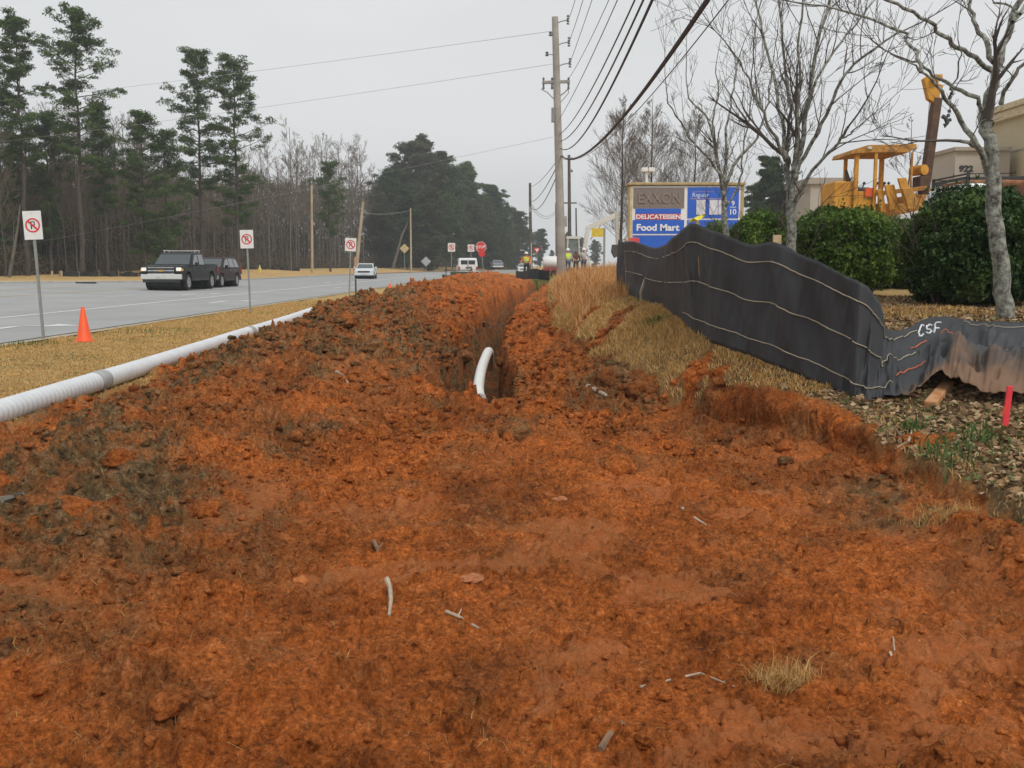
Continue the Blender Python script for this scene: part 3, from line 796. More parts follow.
# deep background of the woods: undergrowth and distant trunks nobody could count
def thicket():
    rng = np.random.default_rng(5); n = 190000
    px = rng.uniform(-260, 520, n)
    Y0 = ip(px, [-260, 0, 100, 250, 330, 410, 520], [70, 90, 101, 138, 170, 215, 300])
    Y = Y0*rng.uniform(1.0, 1.22, n)
    X = (px-512)/F*Y
    topy = ip(px, [-260, 0, 60, 130, 230, 260, 370, 420, 520], [175, 172, 165, 165, 178, 172, 178, 195, 235])
    hh = (265-topy)/F*Y
    hh = hh*(1+.28*fbm(X, Y*.3, .16, 3, 9))
    z = rng.uniform(0, 1, n)**1.7*hh
    P = np.stack([X, Y, z+.5], 1)
    V, Fq, t = leaf_cloud(P, 1.05, rng, .40+.6*fbm(X, z*2+Y, .12, 3, 4), elong=6.5, outward=np.array([[0, 0, 1.3]]))
    mm = ramp_attr_mat('thicket_twigs', 'tint', [(0, (.055, .052, .028)), (.45, (.105, .082, .050)), (.75, (.15, .112, .070)), (1, (.065, .095, .035))], .95)
    o = link('woodland_undergrowth', np_mesh('woodland_undergrowth', V, Fq, t), mm); props(o, 'dense dark brown undergrowth filling the woods across the road', kind='stuff')
    # low brush along the wood edge, shrubby green and brown
    n = 26000; px = rng.uniform(-120, 420, n); Y0 = ip(px, [-120, 0, 100, 250, 330, 410], [76, 82, 94, 128, 156, 198]); Y = Y0*rng.uniform(1, 1.04, n); X = (px-512)/F*Y
    z = rng.uniform(0, 1, n)**1.6*(2.4+1.8*fbm(X, Y, .2, 3, 14))
    V, Fq, t = leaf_cloud(np.stack([X, Y, z+.5], 1), .45, rng, .5+.5*fbm(X, z*2, .25, 3, 15), elong=5)
    m2 = ramp_attr_mat('brush', 'tint', [(0, (.05, .045, .028)), (.5, (.10, .08, .05)), (.8, (.14, .10, .065)), (1, (.07, .10, .038))], .95)
    o = link('woodland_brush', np_mesh('woodland_brush', V, Fq, t), m2); props(o, 'low tangled brush along the edge of the woods', kind='stuff')
    # innumerable thin pale trunks deep in the wood
    br = []; r2 = random.Random(4)
    for i in range(240):
        p = r2.uniform(-150, 400); Y = float(ip(p, [-150, 0, 100, 250, 330, 400], [80, 86, 97, 132, 162, 200]))*r2.uniform(1, 1.06); x = (p-512)/F*Y
        h_ = (265-r2.uniform(165, 215))/F*Y; lx = r2.gauss(0, .05)*h_
        br.append(([Vector((x, Y, .3)), Vector((x+lx*.4, Y, h_*.5)), Vector((x+lx, Y, h_))], [.055, .042, .015]))
    V, Fq = tubes_np(br, 4); o = link('woodland_saplings', np_mesh('woodland_saplings', V, Fq), bark_p); props(o, 'thin pale saplings crowded inside the woods', kind='stuff')
thicket()
# --- hedges
hedge_m = ramp_attr_mat('hedge_leaves', 'tint', [(0, (.030, .060, .010)), (.5, (.095, .17, .025)), (1, (.24, .33, .060))], .4, .3)
hedge_d = ramp_attr_mat('hedge_leaves_dark', 'tint', [(0, (.014, .034, .008)), (.5, (.040, .085, .018)), (1, (.11, .17, .04))], .45, .15)
def hedge(label, px0, px1, topy, Y, depth, m_, seed, n=26000, leaf=.065, base=None):
    rng = np.random.default_rng(seed)
    x0 = at(px0, 265, Y).x; x1 = at(px1, 265, Y).x; cx = (x0+x1)/2; W = (x1-x0)/2; zb = H(cx, Y+depth/2)
    if base: zb = base
    h_ = EYE+(265-topy)/F*Y-zb; D = depth/2
    # superellipsoid shell with lumpy radius
    u = rng.normal(size=(n, 3)); u /= np.linalg.norm(u, axis=1)[:, None]
    pw = 2.5; rr = (np.abs(u)**pw).sum(1)**(-1/pw)
    ang = np.arctan2(u[:, 1], u[:, 0])
    lump = .93+.22*fbm(u[:, 0]*W*2+9, u[:, 2]*h_*2+u[:, 1]*2, .9, 3, seed)+.10*fbm(ang*4, u[:, 2]*4, 2., 2, seed+3)
    depthf = 1-rng.uniform(0, 1, n)**2.2*.38
    r = rr*lump*depthf
    P = np.stack([u[:, 0]*r*W, u[:, 1]*r*D, u[:, 2]*r*h_*.5+h_*.5], 1)
    spr = rng.uniform(0, 1, n) < .05; kk_ = 1+.18*np.clip(fbm(ang*9, u[:, 2]*9, 1., 2, seed+11), 0, 1); P[:, 2] = P[:, 2]*np.where(spr, kk_+.03, 1); P[spr, :2] *= 1.05
    P = P[P[:, 2] > .03]
    t = .45+.55*fbm(P[:, 0]*3, P[:, 2]*3+P[:, 1], 1.3, 3, seed+7)
    outw = P-np.array([0, 0, h_*.5]); outw /= np.linalg.norm(outw, axis=1)[:, None]+1e-9
    V, Fq, tt = leaf_cloud(P, leaf, rng, t, elong=1.9)
    root = empty('hedge_bush', (cx, Y+D, zb), 0, label, 'bush', 'hedge bushes behind the silt fence')
    link('foliage', np_mesh('foliage', V, Fq, tt), m_, root)
    rg_ = random.Random(seed); st = []
    for _ in range(26):
        bx = rg_.uniform(-W*.7, W*.7); grow(st, rg_, (bx, rg_.uniform(-D*.5, D*.5), 0), (rg_.uniform(-.5, .5), rg_.uniform(-.5, .5), 1), h_*.85, .022, 1, 5)
    V, Fq = tubes_np(st, 4); link('stem', np_mesh('stem', V, Fq), bark_b, root)
    return root
hedge('rounded green hedge bush in the middle, below the yellow machine', 800, 908, 207, 14.6, 1.5, hedge_m, 1, 34000)
hedge('glossy dark green bush at the right edge behind the lichen spotted tree', 936, 1075, 187, 11.9, 1.7, hedge_d, 2, 48000)
hedge('lower hedge bush left of the many stemmed tree', 738, 800, 211, 17.5, 1.3, hedge_m, 3, 16000)
hedge('small clipped bush peeping over the fence at the foot of the roadside sign', 704, 742, 222, 21, 1.2, hedge_m, 4, 9000)
hedge('green bush filling the gap behind the two biggest hedge bushes', 884, 940, 219, 17.2, 1.5, hedge_m, 6, 16000)
# --- grasses
def blades(name, P, hgt, wid, rng, m_, label, bend=.5, tint=None, lean=None):
    n = len(P); a = rng.uniform(0, 2*PI, n); w_ = wid*rng.uniform(.6, 1.3, n)
    sx = np.cos(a)*w_/2; sy = np.sin(a)*w_/2
    ba = rng.uniform(0, 2*PI, n); bm_ = rng.uniform(0, bend, n)*hgt
    bx = np.cos(ba)*bm_; by = np.sin(ba)*bm_
    if lean is not None: bx = bx+lean[0]*hgt; by = by+lean[1]*hgt
    o = np.zeros(n)
    p0 = P+np.stack([-sx, -sy, o], 1); p1 = P+np.stack([sx, sy, o], 1)
    mid_ = P+np.stack([bx*.35, by*.35, hgt*.6], 1)
    p2 = mid_+np.stack([sx*.8, sy*.8, o], 1); p3 = mid_-np.stack([sx*.8, sy*.8, o], 1)
    tip = P+np.stack([bx, by, hgt*(1-.25*bm_/np.maximum(hgt, 1e-4))], 1)
    t1 = tip+np.stack([sx*.15, sy*.15, o], 1); t2 = tip-np.stack([sx*.15, sy*.15, o], 1)
    V = np.stack([p0, p1, p2, p3, t1, t2], 1).reshape(-1, 3); b = np.arange(n)*6
    Fq = np.concatenate([np.stack([b, b+1, b+2, b+3], 1), np.stack([b+3, b+2, b+4, b+5], 1)])
    t = rng.uniform(0, 1, n) if tint is None else np.clip(tint, 0, 1)
    ob = link(name, np_mesh(name, V, Fq, np.repeat(t, 6)), m_); props(ob, label, kind='stuff'); return ob
straw_m = ramp_attr_mat('dry_blades', 'tint', [(0, (.36, .20, .06)), (.5, (.62, .39, .14)), (.9, (.78, .55, .26)), (1, (.16, .20, .06))], .9, .3)
broom_m = ramp_attr_mat('broomsedge_blades', 'tint', [(0, (.34, .13, .04)), (.4, (.62, .30, .10)), (1, (.80, .55, .28))], .9, .3)
green_m = ramp_attr_mat('green_blades', 'tint', [(0, (.05, .10, .025)), (1, (.13, .21, .06))], .8, .3)
rng = np.random.default_rng(21)
def scatter(n, fx, fy, keep):
    X = fx(rng, n); Y = fy(rng, n)
    r = terrain(X, Y); k = keep(X, Y, r); return np.stack([X[k], Y[k], r[0][k]-.01], 1)
# bank turf
P = scatter(190000, lambda g, n: g.uniform(.6, 5.5, n), lambda g, n: 5.+g.uniform(0, 1, n)**1.3*38, lambda X, Y, r: (X > xe(Y)-.25) & (r[1] < .5) & (X < xe(Y)+4))
d = P[:, 1]; keep = ((P[:, 0]-xe(P[:, 1])) < 3.2) | (d < 12); P = P[keep]; d = P[:, 1]
litz = ((d < 8.6) & (P[:, 0] > 3.0)); under = (P[:, 0] > 2.7) & (P[:, 1] > 8.0) & (P[:, 1] < 10.9) & (P[:, 0] < .62*P[:, 1]); kk = (~litz | (rng.uniform(0, 1, len(P)) < .05)) & ~under & ((P[:, 1] > 11.5) | (rng.uniform(0, 1, len(P)) < .45)); P = P[kk]; d = P[:, 1]
hg = .045+.05*rng.uniform(0, 1, len(P))+.03*np.clip(fbm(P[:, 0], P[:, 1], 1.2, 3, 5), 0, 1)
tn = rng.uniform(0, .9, len(P)); gz = fbm(P[:, 0], P[:, 1], .9, 3, 6) > .42; tn = np.where(gz & (rng.uniform(0, 1, len(P)) < .12), 1, tn)
blades('bank_grass', P, hg*ip(P[:, 1], [5, 10, 14], [.55, .75, 1.1]), .006+.0006*d, rng, straw_m, 'short dry tan grass matted over the bank', bend=1.1, tint=tn)
P = scatter(90000, lambda g, n: g.uniform(.6, 3.0, n), lambda g, n: 8.6+g.uniform(0, 1, n)**1.2*16, lambda X, Y, r: (X > xe(Y)-.25) & (X < xe(Y)+1.3) & (r[1] < .6))
hg = (.035+.06*rng.uniform(0, 1, len(P)))*ip(P[:, 1], [8, 12, 20], [.7, 1., 1.3])
blades('bank_edge_grass', P, hg, .006+.0005*P[:, 1], rng, straw_m, 'dense tan grass hanging over the cut bank edge', bend=1.2, tint=rng.uniform(.2, .92, len(P)))
# broomsedge clump
P = scatter(42000, lambda g, n: g.uniform(.8, 3.9, n), lambda g, n: g.uniform(15.5, 34, n), lambda X, Y, r: (X > xe(Y)+.05) & (X < xe(Y)+.35+ip(Y, [15.5, 18, 24, 34], [.5, 1.0, 1.7, 2.3])) & (fbm(X, Y, .8, 3, 8)+ip(Y, [15.5, 18, 30, 34], [-.3, .25, .35, .0]) > 0))
hg = (.14+.5*rng.uniform(0, 1, len(P))**1.5*ip(P[:, 1], [15.5, 19, 34], [.5, 1., .9]))*(.8+.6*fbm(P[:, 0], P[:, 1], 1.3, 3, 66))
blades('broomsedge', P, hg, .012, rng, broom_m, 'tall rusty orange dry grass beside the utility pole', bend=.55)
# verge by the road (short)
P = scatter(150000, lambda g, n: g.uniform(-9.8, -3.6, n), lambda g, n: 6.5+g.uniform(0, 1, n)**1.5*34, lambda X, Y, r: (X > Xe(Y)+.1) & (r[1] < .35) & (X < xp(Y)+.4))
tn = rng.uniform(0, .9, len(P)); gz = fbm(P[:, 0], P[:, 1], .7, 3, 16) > .35; tn = np.where(gz & (rng.uniform(0, 1, len(P)) < .22), 1, tn)
blades('verge_grass', P, .018+.028*rng.uniform(0, 1, len(P)), .007+.0006*P[:, 1], rng, straw_m, 'closely mown dormant grass between road and pipe', bend=1.3, tint=tn)
# green weeds
tuf = []
for (px, py, n, s) in ((655, 302, 260, .22), (655, 325, 120, .10), (740, 318, 80, .1), (912, 432, 50, .07), (760, 352, 60, .08), (945, 455, 110, .13), (985, 440, 90, .12), (30, 345, 160, .35), (140, 332, 120, .4), (180, 362, 120, .3)):
    p = hit(px, py) 
    q = rng.normal(size=(n, 2))*s; X = p.x+q[:, 0]; Y = p.y+q[:, 1]*1.3; tuf.append(np.stack([X, Y, HA(X, Y)], 1))
P = np.concatenate(tuf); blades('green_weeds', P, .05+.07*rng.uniform(0, 1, len(P)), .012, rng, green_m, 'tufts of fresh green weeds in the dry turf', bend=1.)
# roots and stubble in the dirt
P = scatter(70000, lambda g, n: g.uniform(-6, 4, n), lambda g, n: 2.6+g.uniform(0, 1, n)**1.4*16, lambda X, Y, r: (r[1] > .6) & (rng.uniform(0, 1, len(X)) < np.clip(.10+r[2]*1.2+.9*(fbm(X, Y, 1.4, 3, 33) > .28), 0, 1)))
blades('dead_roots', P, .012+.045*rng.uniform(0, 1, len(P))**2, .0024, rng, straw_m, 'fine dead roots and grass stubble mixed into the dug clay', bend=3.2, tint=rng.uniform(0, .6, len(P)))
# leaf litter
P = scatter(60000, lambda g, n: g.uniform(2.4, 9.5, n), lambda g, n: g.uniform(4.8, 14.5, n), lambda X, Y, r: (X > xe(Y)) & (r[1] < .5))
P[:, 2] += .018
V, Fq, t = leaf_cloud(P, .062, rng, rng.uniform(0, 1, len(P)), flat=.75, elong=1.7)
litm = ramp_attr_mat('fallen_leaves', 'tint', [(0, (.12, .07, .03)), (.45, (.30, .18, .09)), (.85, (.48, .35, .22)), (1, (.14, .18, .06))], .9)
o = link('leaf_litter', np_mesh('leaf_litter', V, Fq, t), litm); props(o, 'brown fallen leaves under the trees', kind='stuff')
# clods
def clods():
    ico = bmesh.new(); bmesh.ops.create_icosphere(ico, subdivisions=2, radius=1); bv = np.array([v.co[:] for v in ico.verts]); bf = np.array([[v.index for v in f.verts] for f in ico.faces]); ico.free()
    n0 = 230000
    X = rng.normal(-.6, 2.8, n0); Y = 2.4+rng.uniform(0, 1, n0)**1.5*26
    r = terrain(X, Y)
    dens = np.clip(1.0-np.exp(-(((X-.1)/1.5)**2+((Y-5.2)/3.)**2))*.80-np.exp(-(((X-1.6)/.9)**2+((Y-5.0)/2.2)**2))*.8, .14, 1)*np.clip(.35+1.3*fbm(X, Y, 1.1, 3, 34)+.2, .05, 1)
    k = (r[1] > .7) & (np.abs(X) < .62*Y+1) & (rng.uniform(0, 1, n0) < dens) & (r[5] < .3)
    X, Y = X[k], Y[k]; z = r[0][k]; dirt, top, lit_, pal = [q[k] for q in r[1:5]]
    P = np.stack([X, Y, z-.002], 1); n = len(P)
    s = .0025+.010*rng.uniform(0, 1, n)**3+.036*rng.uniform(0, 1, n)**9*(1.2-np.exp(-(((X-.1)/1.7)**2+((Y-5.2)/3.)**2)))
    s = s*np.clip(Y/7., .8, 1.7)
    top = np.clip(top+rng.normal(-.05, .15, n), 0, 1)
    Vs = []; Fs = []; C = []
    for k in range(12):
        j = 1+.20*rng.normal(size=len(bv)); base = bv*j[:, None]*(1+.3*fbm(bv[:, 0]+k*7, bv[:, 1]+bv[:, 2], 1.2, 2, k))[:, None]; idx = np.arange(k, n, 12)
        a = rng.uniform(0, 2*PI, len(idx)); ca, sa = np.cos(a), np.sin(a); sc = rng.uniform(.55, 1.25, (len(idx), 3)); sc[:, 2] *= .72
        bb = base[None]*sc[:, None, :]*s[idx][:, None, None]
        x = bb[..., 0]*ca[:, None]-bb[..., 1]*sa[:, None]; y = bb[..., 0]*sa[:, None]+bb[..., 1]*ca[:, None]
        vv = np.stack([x, y, bb[..., 2]], -1)+P[idx][:, None, :]
        off = sum(len(q) for q in Vs); Vs.append(vv.reshape(-1, 3)); nb = len(base)
        Fs.append((bf[None]+(np.arange(len(idx))*nb)[:, None, None]+off).reshape(-1, 3))
        C.append(np.repeat(np.stack([np.ones(len(idx)), top[idx], lit_[idx]*0, pal[idx]*.6], 1), nb, 0))
    me = np_mesh('dirt_clods', np.concatenate(Vs), np.concatenate(Fs))
    ca_ = me.color_attributes.new('mask', 'FLOAT_COLOR', 'POINT'); ca_.data.foreach_set('color', np.concatenate(C).astype(np.float32).ravel())
    o = link('dirt_clods', me, MATS['ground']); props(o, 'loose clods and crumbs of red clay', kind='stuff')
clods()
# ------------------------------------------------------------------ silt fence
fab = bpy.data.materials.new('silt_fabric'); fab.use_nodes = True; nt = fab.node_tree; L = nt.links.new
bs = nt.nodes['Principled BSDF']; bs.inputs['Roughness'].default_value = .62; bs.inputs['Specular IOR Level'].default_value = .35
uv = nt.nodes.new('ShaderNodeAttribute'); uv.attribute_name = 'soil'
no = N(nt, 'ShaderNodeTexNoise', Scale=5., Detail=7., Roughness=.65); tc = N(nt, 'ShaderNodeTexCoord'); L(tc.outputs['Object'], no.inputs['Vector'])
ad = nt.nodes.new('ShaderNodeMath'); ad.operation = 'ADD'; L(uv.outputs['Fac'], ad.inputs[0])
sb = nt.nodes.new('ShaderNodeMath'); sb.operation = 'MULTIPLY_ADD'; sb.inputs[1].default_value = 1.1; sb.inputs[2].default_value = -.62; L(no.outputs['Fac'], sb.inputs[0]); L(sb.outputs[0], ad.inputs[1])
cr = nt.nodes.new('ShaderNodeValToRGB'); e = cr.color_ramp.elements; e.new(.5)
for q, (p, c) in zip(e, [(.28, (.040, .042, .046)), (.55, (.070, .055, .045)), (.95, (.18, .10, .055))]): q.position = p; q.color = (*c, 1)
L(ad.outputs[0], cr.inputs[0])
L(cr.outputs[0], bs.inputs['Base Color'])
wv = N(nt, 'ShaderNodeTexNoise', Scale=160., Detail=2.); L(tc.outputs['Object'], wv.inputs['Vector'])
bp = N(nt, 'ShaderNodeBump', Strength=.25, Distance=.004); L(wv.outputs['Fac'], bp.inputs['Height']); L(bp.outputs['Normal'], bs.inputs['Normal'])
cord_m = mat('fence_cord', (.38, .33, .24), .8); cord_o = mat('fence_cord_orange', (.62, .16, .06), .8)
stake_m = mat('raw_wood_stake', (.34, .22, .11), .9, var=.3, scale=8)
def cr_interp(keys, u):
    """Catmull-Rom through a list of Vectors, u in 0..len-1"""
    i = min(int(u), len(keys)-2); t = u-i
    p1, p2 = keys[i], keys[i+1]; p0 = keys[i-1] if i else p1; p3 = keys[i+2] if i+2 < len(keys) else p2
    return .5*((2*p1)+(p2-p0)*t+(2*p0-5*p1+4*p2-p3)*t*t+(3*p1-p0-3*p2+p3)*t*t*t)
#  columns: bottom (px,py,Y), top (px,py,Y), soil, billow
cols = [((617, 296, 17.4), (619, 239, 17.4)), ((625, 300, 16.6), (624, 242, 16.6)), ((640, 306, 15.0), (634, 241, 15.2)), ((655, 312, 13.8), (650, 247, 13.9)), ((675, 320, 12.3), (664, 245, 12.5)),
        ((690, 330, 11.2), (677, 234, 11.3)), ((702, 338, 10.8), (693, 224, 10.8)), ((722, 346, 10.1), (715, 231, 10.2)), ((745, 354, 9.7), (745, 243, 9.7)), ((772, 364, 9.3), (776, 243, 9.3)), ((800, 376, 8.95), (806, 256, 8.95)),
        ((828, 388, 8.65), (835, 270, 8.6)), ((848, 398, 8.45), (862, 283, 8.45)), ((858, 403, 8.3), (876, 296, 8.5)), ((868, 404, 8.2), (883, 312, 8.8)), ((882, 400, 8.15), (886, 328, 9.3)),
        ((898, 395, 8.1), (896, 331, 9.75)), ((912, 392, 8.1), (912, 326, 10.1)), ((924, 384, 8.15), (928, 318, 10.45)), ((938, 372, 8.2), (946, 317, 10.5)), ((952, 374, 8.1), (965, 320, 10.4)),
        ((968, 385, 7.95), (985, 322, 10.3)), ((990, 394, 7.85), (1005, 321, 10.2)), ((1015, 393, 7.8), (1035, 323, 10.2)), ((1045, 396, 7.8), (1070, 326, 10.1)), ((1080, 400, 7.7), (1110, 330, 10.0))]
keyB = [at(*c[0]) for c in cols]; keyT = [at(*c[1]) for c in cols]
o0 = keyB[6].copy()
fence = empty('silt_fence', o0, 0, 'black silt fence, standing along the bank and collapsed flat at its near end', 'fence')
NU, NV = 400, 30
U_FLAT = 14.0
def fbs(x, y, sc, o, sd): return float(fbm(np.array([x]), np.array([y]), sc, o, sd)[0])
def fab_pt(u, t):
    B = cr_interp(keyB, u); T = cr_interp(keyT, u)
    p = B.lerp(T, t)
    flat = float(sst(13.2, 16.5, u))
    # upright: drape between stakes, sag towards viewer
    s = math.sin(u*2.1+1.)*.5+.5*math.sin(u*4.7+t*1.3)
    p += Vector((-.55, -.8, 0))*(math.sin(PI*min(1, t*1.0))*.07*s*(1-flat)+(.045*fbs(u*1.7+3+t*.8, t*1.4, 1.2, 3, 5)+.030*abs(fbs(u*2.6-t*1.5, t*1.1, 1.5, 3, 6)))*(1-flat))
    if u < 13.6:
        p.z += -.006*math.sin(u*4)*(t)*(1-flat)
    # lying: wrinkles and folds
    if flat > 0:
        n1 = fbs(u*.8+t*1.2, t*2.6-u*.35, 1.1, 4, 15); n2 = abs(fbs(u*1.3+t*1.6, t*3.1-u*.5, 1.0, 3, 18))*1.6
        g0 = Hf(p.x, p.y)+.03
        p.z = p.z+flat*(.13*n1+.11*(.4-n2))*math.sin(PI*min(1, .12+t*.85))
        arch = math.exp(-((u-19.1)/.75)**2)*(1-t)**2
        p.z = max(p.z, g0+.02+.10*arch*flat) if flat > .6 else p.z
        p.z += flat*.12*float(sst(18.9, 20.2, u))*math.exp(-((t-.40-.06*fbs(u*1.5, 1., 1., 2, 77))/.13)**2)-flat*.05*float(sst(18.9, 20.2, u))*math.exp(-((t-.62)/.15)**2)
    return p
gridp = [[fab_pt((len(cols)-1)*i/(NU-1), j/(NV-1)) for j in range(NV)] for i in range(NU)]
V = np.array([[tuple(p-o0) for p in r] for r in gridp]).reshape(-1, 3)
ii = np.arange(NU-1)[:, None]*NV+np.arange(NV-1)[None, :]
Fq = np.stack([ii, ii+NV, ii+NV+1, ii+1], -1).reshape(-1, 4)
uu = np.repeat(np.linspace(0, len(cols)-1, NU), NV); tt = np.tile(np.linspace(0, 1, NV), NU)
soil = 0*tt+sst(15, 17, uu)*(.75*np.exp(-(tt/.15)**2)+sst(18.9, 20.2, uu)*.62*sst(.44, .36, tt)) + .10*sst(14, 16, uu)
me = np_mesh('fabric', V, Fq, soil, 'soil'); smooth(me)
fo = link('fabric', me, fab, fence); md = fo.modifiers.new('thickness', 'SOLIDIFY'); md.thickness = .004
def cord(t, u0, u1, m_, rad=.0052):
    n = int((u1-u0)*14)+2; pts = []
    for k in range(n):
        u = u0+(u1-u0)*k/(n-1); p = fab_pt(u, t); a = fab_pt(min(u+.05, 25), t); b = fab_pt(u, min(1, t+.03))
        nn = (a-p).cross(b-p).normalized()
        if nn.y > 0 and nn.z < .5: nn = -nn
        if nn.z < 0 and u > 15: nn = -nn
        pts.append(p+nn*.011-o0)
    MB().tube(pts, rad, 5).obj('cord', m_, fence, 40)
cord(.84, 1, 17.3, cord_m); cord(.50, 1, 17.3, cord_m); cord(.16, 4.6, 15.6, cord_m)
cord(.60, 16.9, 18.0, cord_o); cord(.30, 15.9, 18.0, cord_o); cord(.66, 18.8, 20.2, cord_o); cord(.9, 20, 25, cord_m, .004)
for (u, ext, w_) in ((1.1, .05, .035), (6.2, .03, .035), (11.9, -.08, .035)):
    p = fab_pt(u, 0); q = fab_pt(u, 1); d = (q-p).normalized()
    MB().bar(p+Vector((.03, .07, -.2))-o0, q+d*ext+Vector((.03, .07, 0))-o0, w_, w_).obj('stake', stake_m, fence, bevel=.003)
# wood stake sticking over the fence behind, and torn pale lath
p = at(777, 262, 10.6); p.z = H(p.x, p.y); q = at(777, 235, 10.6)
o = MB().bar((0, 0, -.2), (q-p), .085, .04).obj('wooden_stake', mat('stake_tan', (.48, .34, .20), .9, scale=9), loc=p, bevel=.004); props(o, 'tan wooden stake top standing up behind the silt fence', 'stake')
p = at(642, 300, 14.6); pts = [Vector((0, 0, -.1))]+[at(a, b, 14.55)-p for a, b in ((641, 292), (645, 280), (650, 270), (647, 261))]
o = MB().tube(pts, [.02, .024, .022, .03, .014], 5).obj('torn_lath', mat('weathered_lath', (.42, .36, .28), .9, scale=9), loc=p); props(o, 'pale splintered lath leaning on the far end of the silt fence', 'stake')
# letters sprayed on the lying fabric
pc = fab_pt(18.45, .80)
a = fab_pt(19.1, .80); b = fab_pt(17.9, .80); c = fab_pt(18.45, .95); d_ = fab_pt(18.45, .62)
# projected letter strokes laid on the fabric surface
def on_fab(u, t):
    p = fab_pt(u, t); a1 = fab_pt(u+.05, t); b1 = fab_pt(u, t+.03); nn = (a1-p).cross(b1-p).normalized()
    if nn.z < 0: nn = -nn
    return p+nn*.008-o0
strokes = {'C': [[(.9, .85), (.6, 1.), (.25, .9), (.05, .5), (.25, .1), (.6, 0), (.9, .15)]],
           'S': [[(.9, .88), (.5, 1.), (.1, .8), (.2, .55), (.75, .45), (.9, .2), (.5, 0), (.08, .14)]],
           'F': [[(.1, 0), (.12, 1.), (.95, 1.)], [(.12, .52), (.75, .52)]]}
mb = MB()
for k, ch in enumerate('CSF'):
    for st in strokes[ch]:
        fine = []
        for i in range(len(st)-1):
            for s in range(4): fine.append((st[i][0]+(st[i+1][0]-st[i][0])*s/4, st[i][1]+(st[i+1][1]-st[i][1])*s/4))
        fine.append(st[-1])
        mb.tube([on_fab(17.4+k*.50+x*.40, .70+y*.17) for x, y in fine], .010, 4)
mb.obj('lettering', mat('spray_white', (.62, .64, .66), .9), fence)
# orange-brown board under the arch
p = hit(930, 408); q = at(948, 382, p.y+.45)
o = MB().bar((0, 0, .02), (q-p)+Vector((0, 0, -.02)), .10, .07).obj('wood_block', mat('muddy_wood', (.42, .17, .06), .95, col2=(.55, .32, .17), scale=12), loc=p, bevel=.012); props(o, 'muddy orange wood offcut poking out from under the collapsed fabric', 'wood block')
# hot pink survey stake
p = hit(1004, 426); rt = empty('survey_stake', p, 0, 'bright pinkish red survey stake in leaf litter at the right edge', 'stake')
q = at(1010, 386, p.y)-p
MB().bar((0, 0, -.1), q, .042, .02).obj('lath', mat('fluoro_pink', (.80, .045, .06), .6), rt, bevel=.003)
MB().bar(q*.35+Vector((-.03, -.008, -.02)), q*.55+Vector((-.022, -.008, -.02)), .03, .004).obj('ribbon', mat('flag_orange', (.85, .12, .05), .6), rt)
# yellow plastic flag on the fence post tip
p = keyT[6].copy(); rt = empty('yellow_plastic_strip', p, 0, 'yellow plastic strip caught on the highest peak of the silt fence', 'plastic strip')
P = [at(a, b, 10.8)-p for a, b in ((688.5, 222), (693, 220), (698, 218.5), (702, 216.5), (705.5, 214.5))]
vs = []; 
for i, q in enumerate(P): 
    h_ = [.01, .035, .05, .035, .02][i]; vs += [q+Vector((0, .02*math.sin(i*2), -h_/2)), q+Vector((0, -.02*math.sin(i*2), h_/2))]
mb = MB().add(vs, [(2*i, 2*i+2, 2*i+3, 2*i+1) for i in range(4)]); o = mb.obj('sheet', mat('yellow_plastic', (.75, .66, .04), .4), rt); o.modifiers.new('t', 'SOLIDIFY').thickness = .004
# two red flagged laths at the far end of the fence
for (px, py, Y, lab) in ((630, 262, 18.6, 'lower pink red board beside the far end of the silt fence'), (634, 243, 19.5, 'upper pink red marker beside the far end of the silt fence')):
    p = at(px, py, Y); g_ = H(p.x, Y); rt = empty('red_marker', (p.x, Y, g_), 0, lab, 'marker')
    MB().bar((0, .02, -.05), (0, .02, p.z-g_+.12), .03, .02).obj('post', stake_m, rt)
    MB().box(-.10, .10, -.01, .005, p.z-g_-.10, p.z-g_+.10).obj('panel', mat('faded_pink', (.70, .10, .11), .7), rt, bevel=.003)
# ------------------------------------------------------------------ pipes
pvc = mat('pvc_white', (.66, .68, .70), .42, var=.06, scale=2.5)
rt_p = at(0, 422, 8.9)
def pipe_run():
    ys = np.linspace(3.4, 29.6, 140); pts = []
    for y in ys:
        x = float(xp(y)); x = float(ip(y, [3, 8.8, 30], [-4.05, -4.52, -5.72])); pts.append((x, y))
    root = empty('drain_pipe', (pts[0][0], pts[0][1], .15), 0, 'long white ribbed plastic pipe lying on the turf beside the spoil', 'pipe')
    o0_ = Vector((pts[0][0], pts[0][1], .15))
    zz = [H(x, y)+.105 for x, y in pts]; k = np.ones(31)/31; zz = np.convolve(np.pad(zz, 15, 'edge'), k, 'valid')+.015
    P = [Vector((x, y, z))-o0_ for (x, y), z in zip(pts, zz)]
    # corrugation: many close rings in one surface
    fine = []; rad = []
    Ltot = 26.4; n = 1500
    for i in range(n):
        t = i/(n-1)*(len(P)-1); a = min(int(t), len(P)-2); fine.append(P[a].lerp(P[a+1], t-a)); rad.append(.108+.0035*math.sin(i*2*PI/6))
    MB().tube(fine, rad, 18).obj('corrugated_tube', pvc, root, 60)
    for fr in (.30, .62):
        i = int(fr*(n-1)); MB().tube(fine[i-9:i+10], .117, 18).obj('coupling', mat('coupling_grey', (.36, .37, .37), .5), root, 60)
    MB().tube([fine[-1], fine[-1]+(fine[-1]-fine[-9]).normalized()*.05], .119, 18).obj('end_collar', pvc, root, 60)
pipe_run()
P = [at(480, 399, 11.25), at(478.5, 391, 11.6), at(479, 382, 12.1), at(481, 371, 12.8), at(484.5, 360, 13.8), at(488.5, 351.5, 14.9)]
P += [at(490, 356, 16.4), at(490, 368, 18.2)]
sm = []
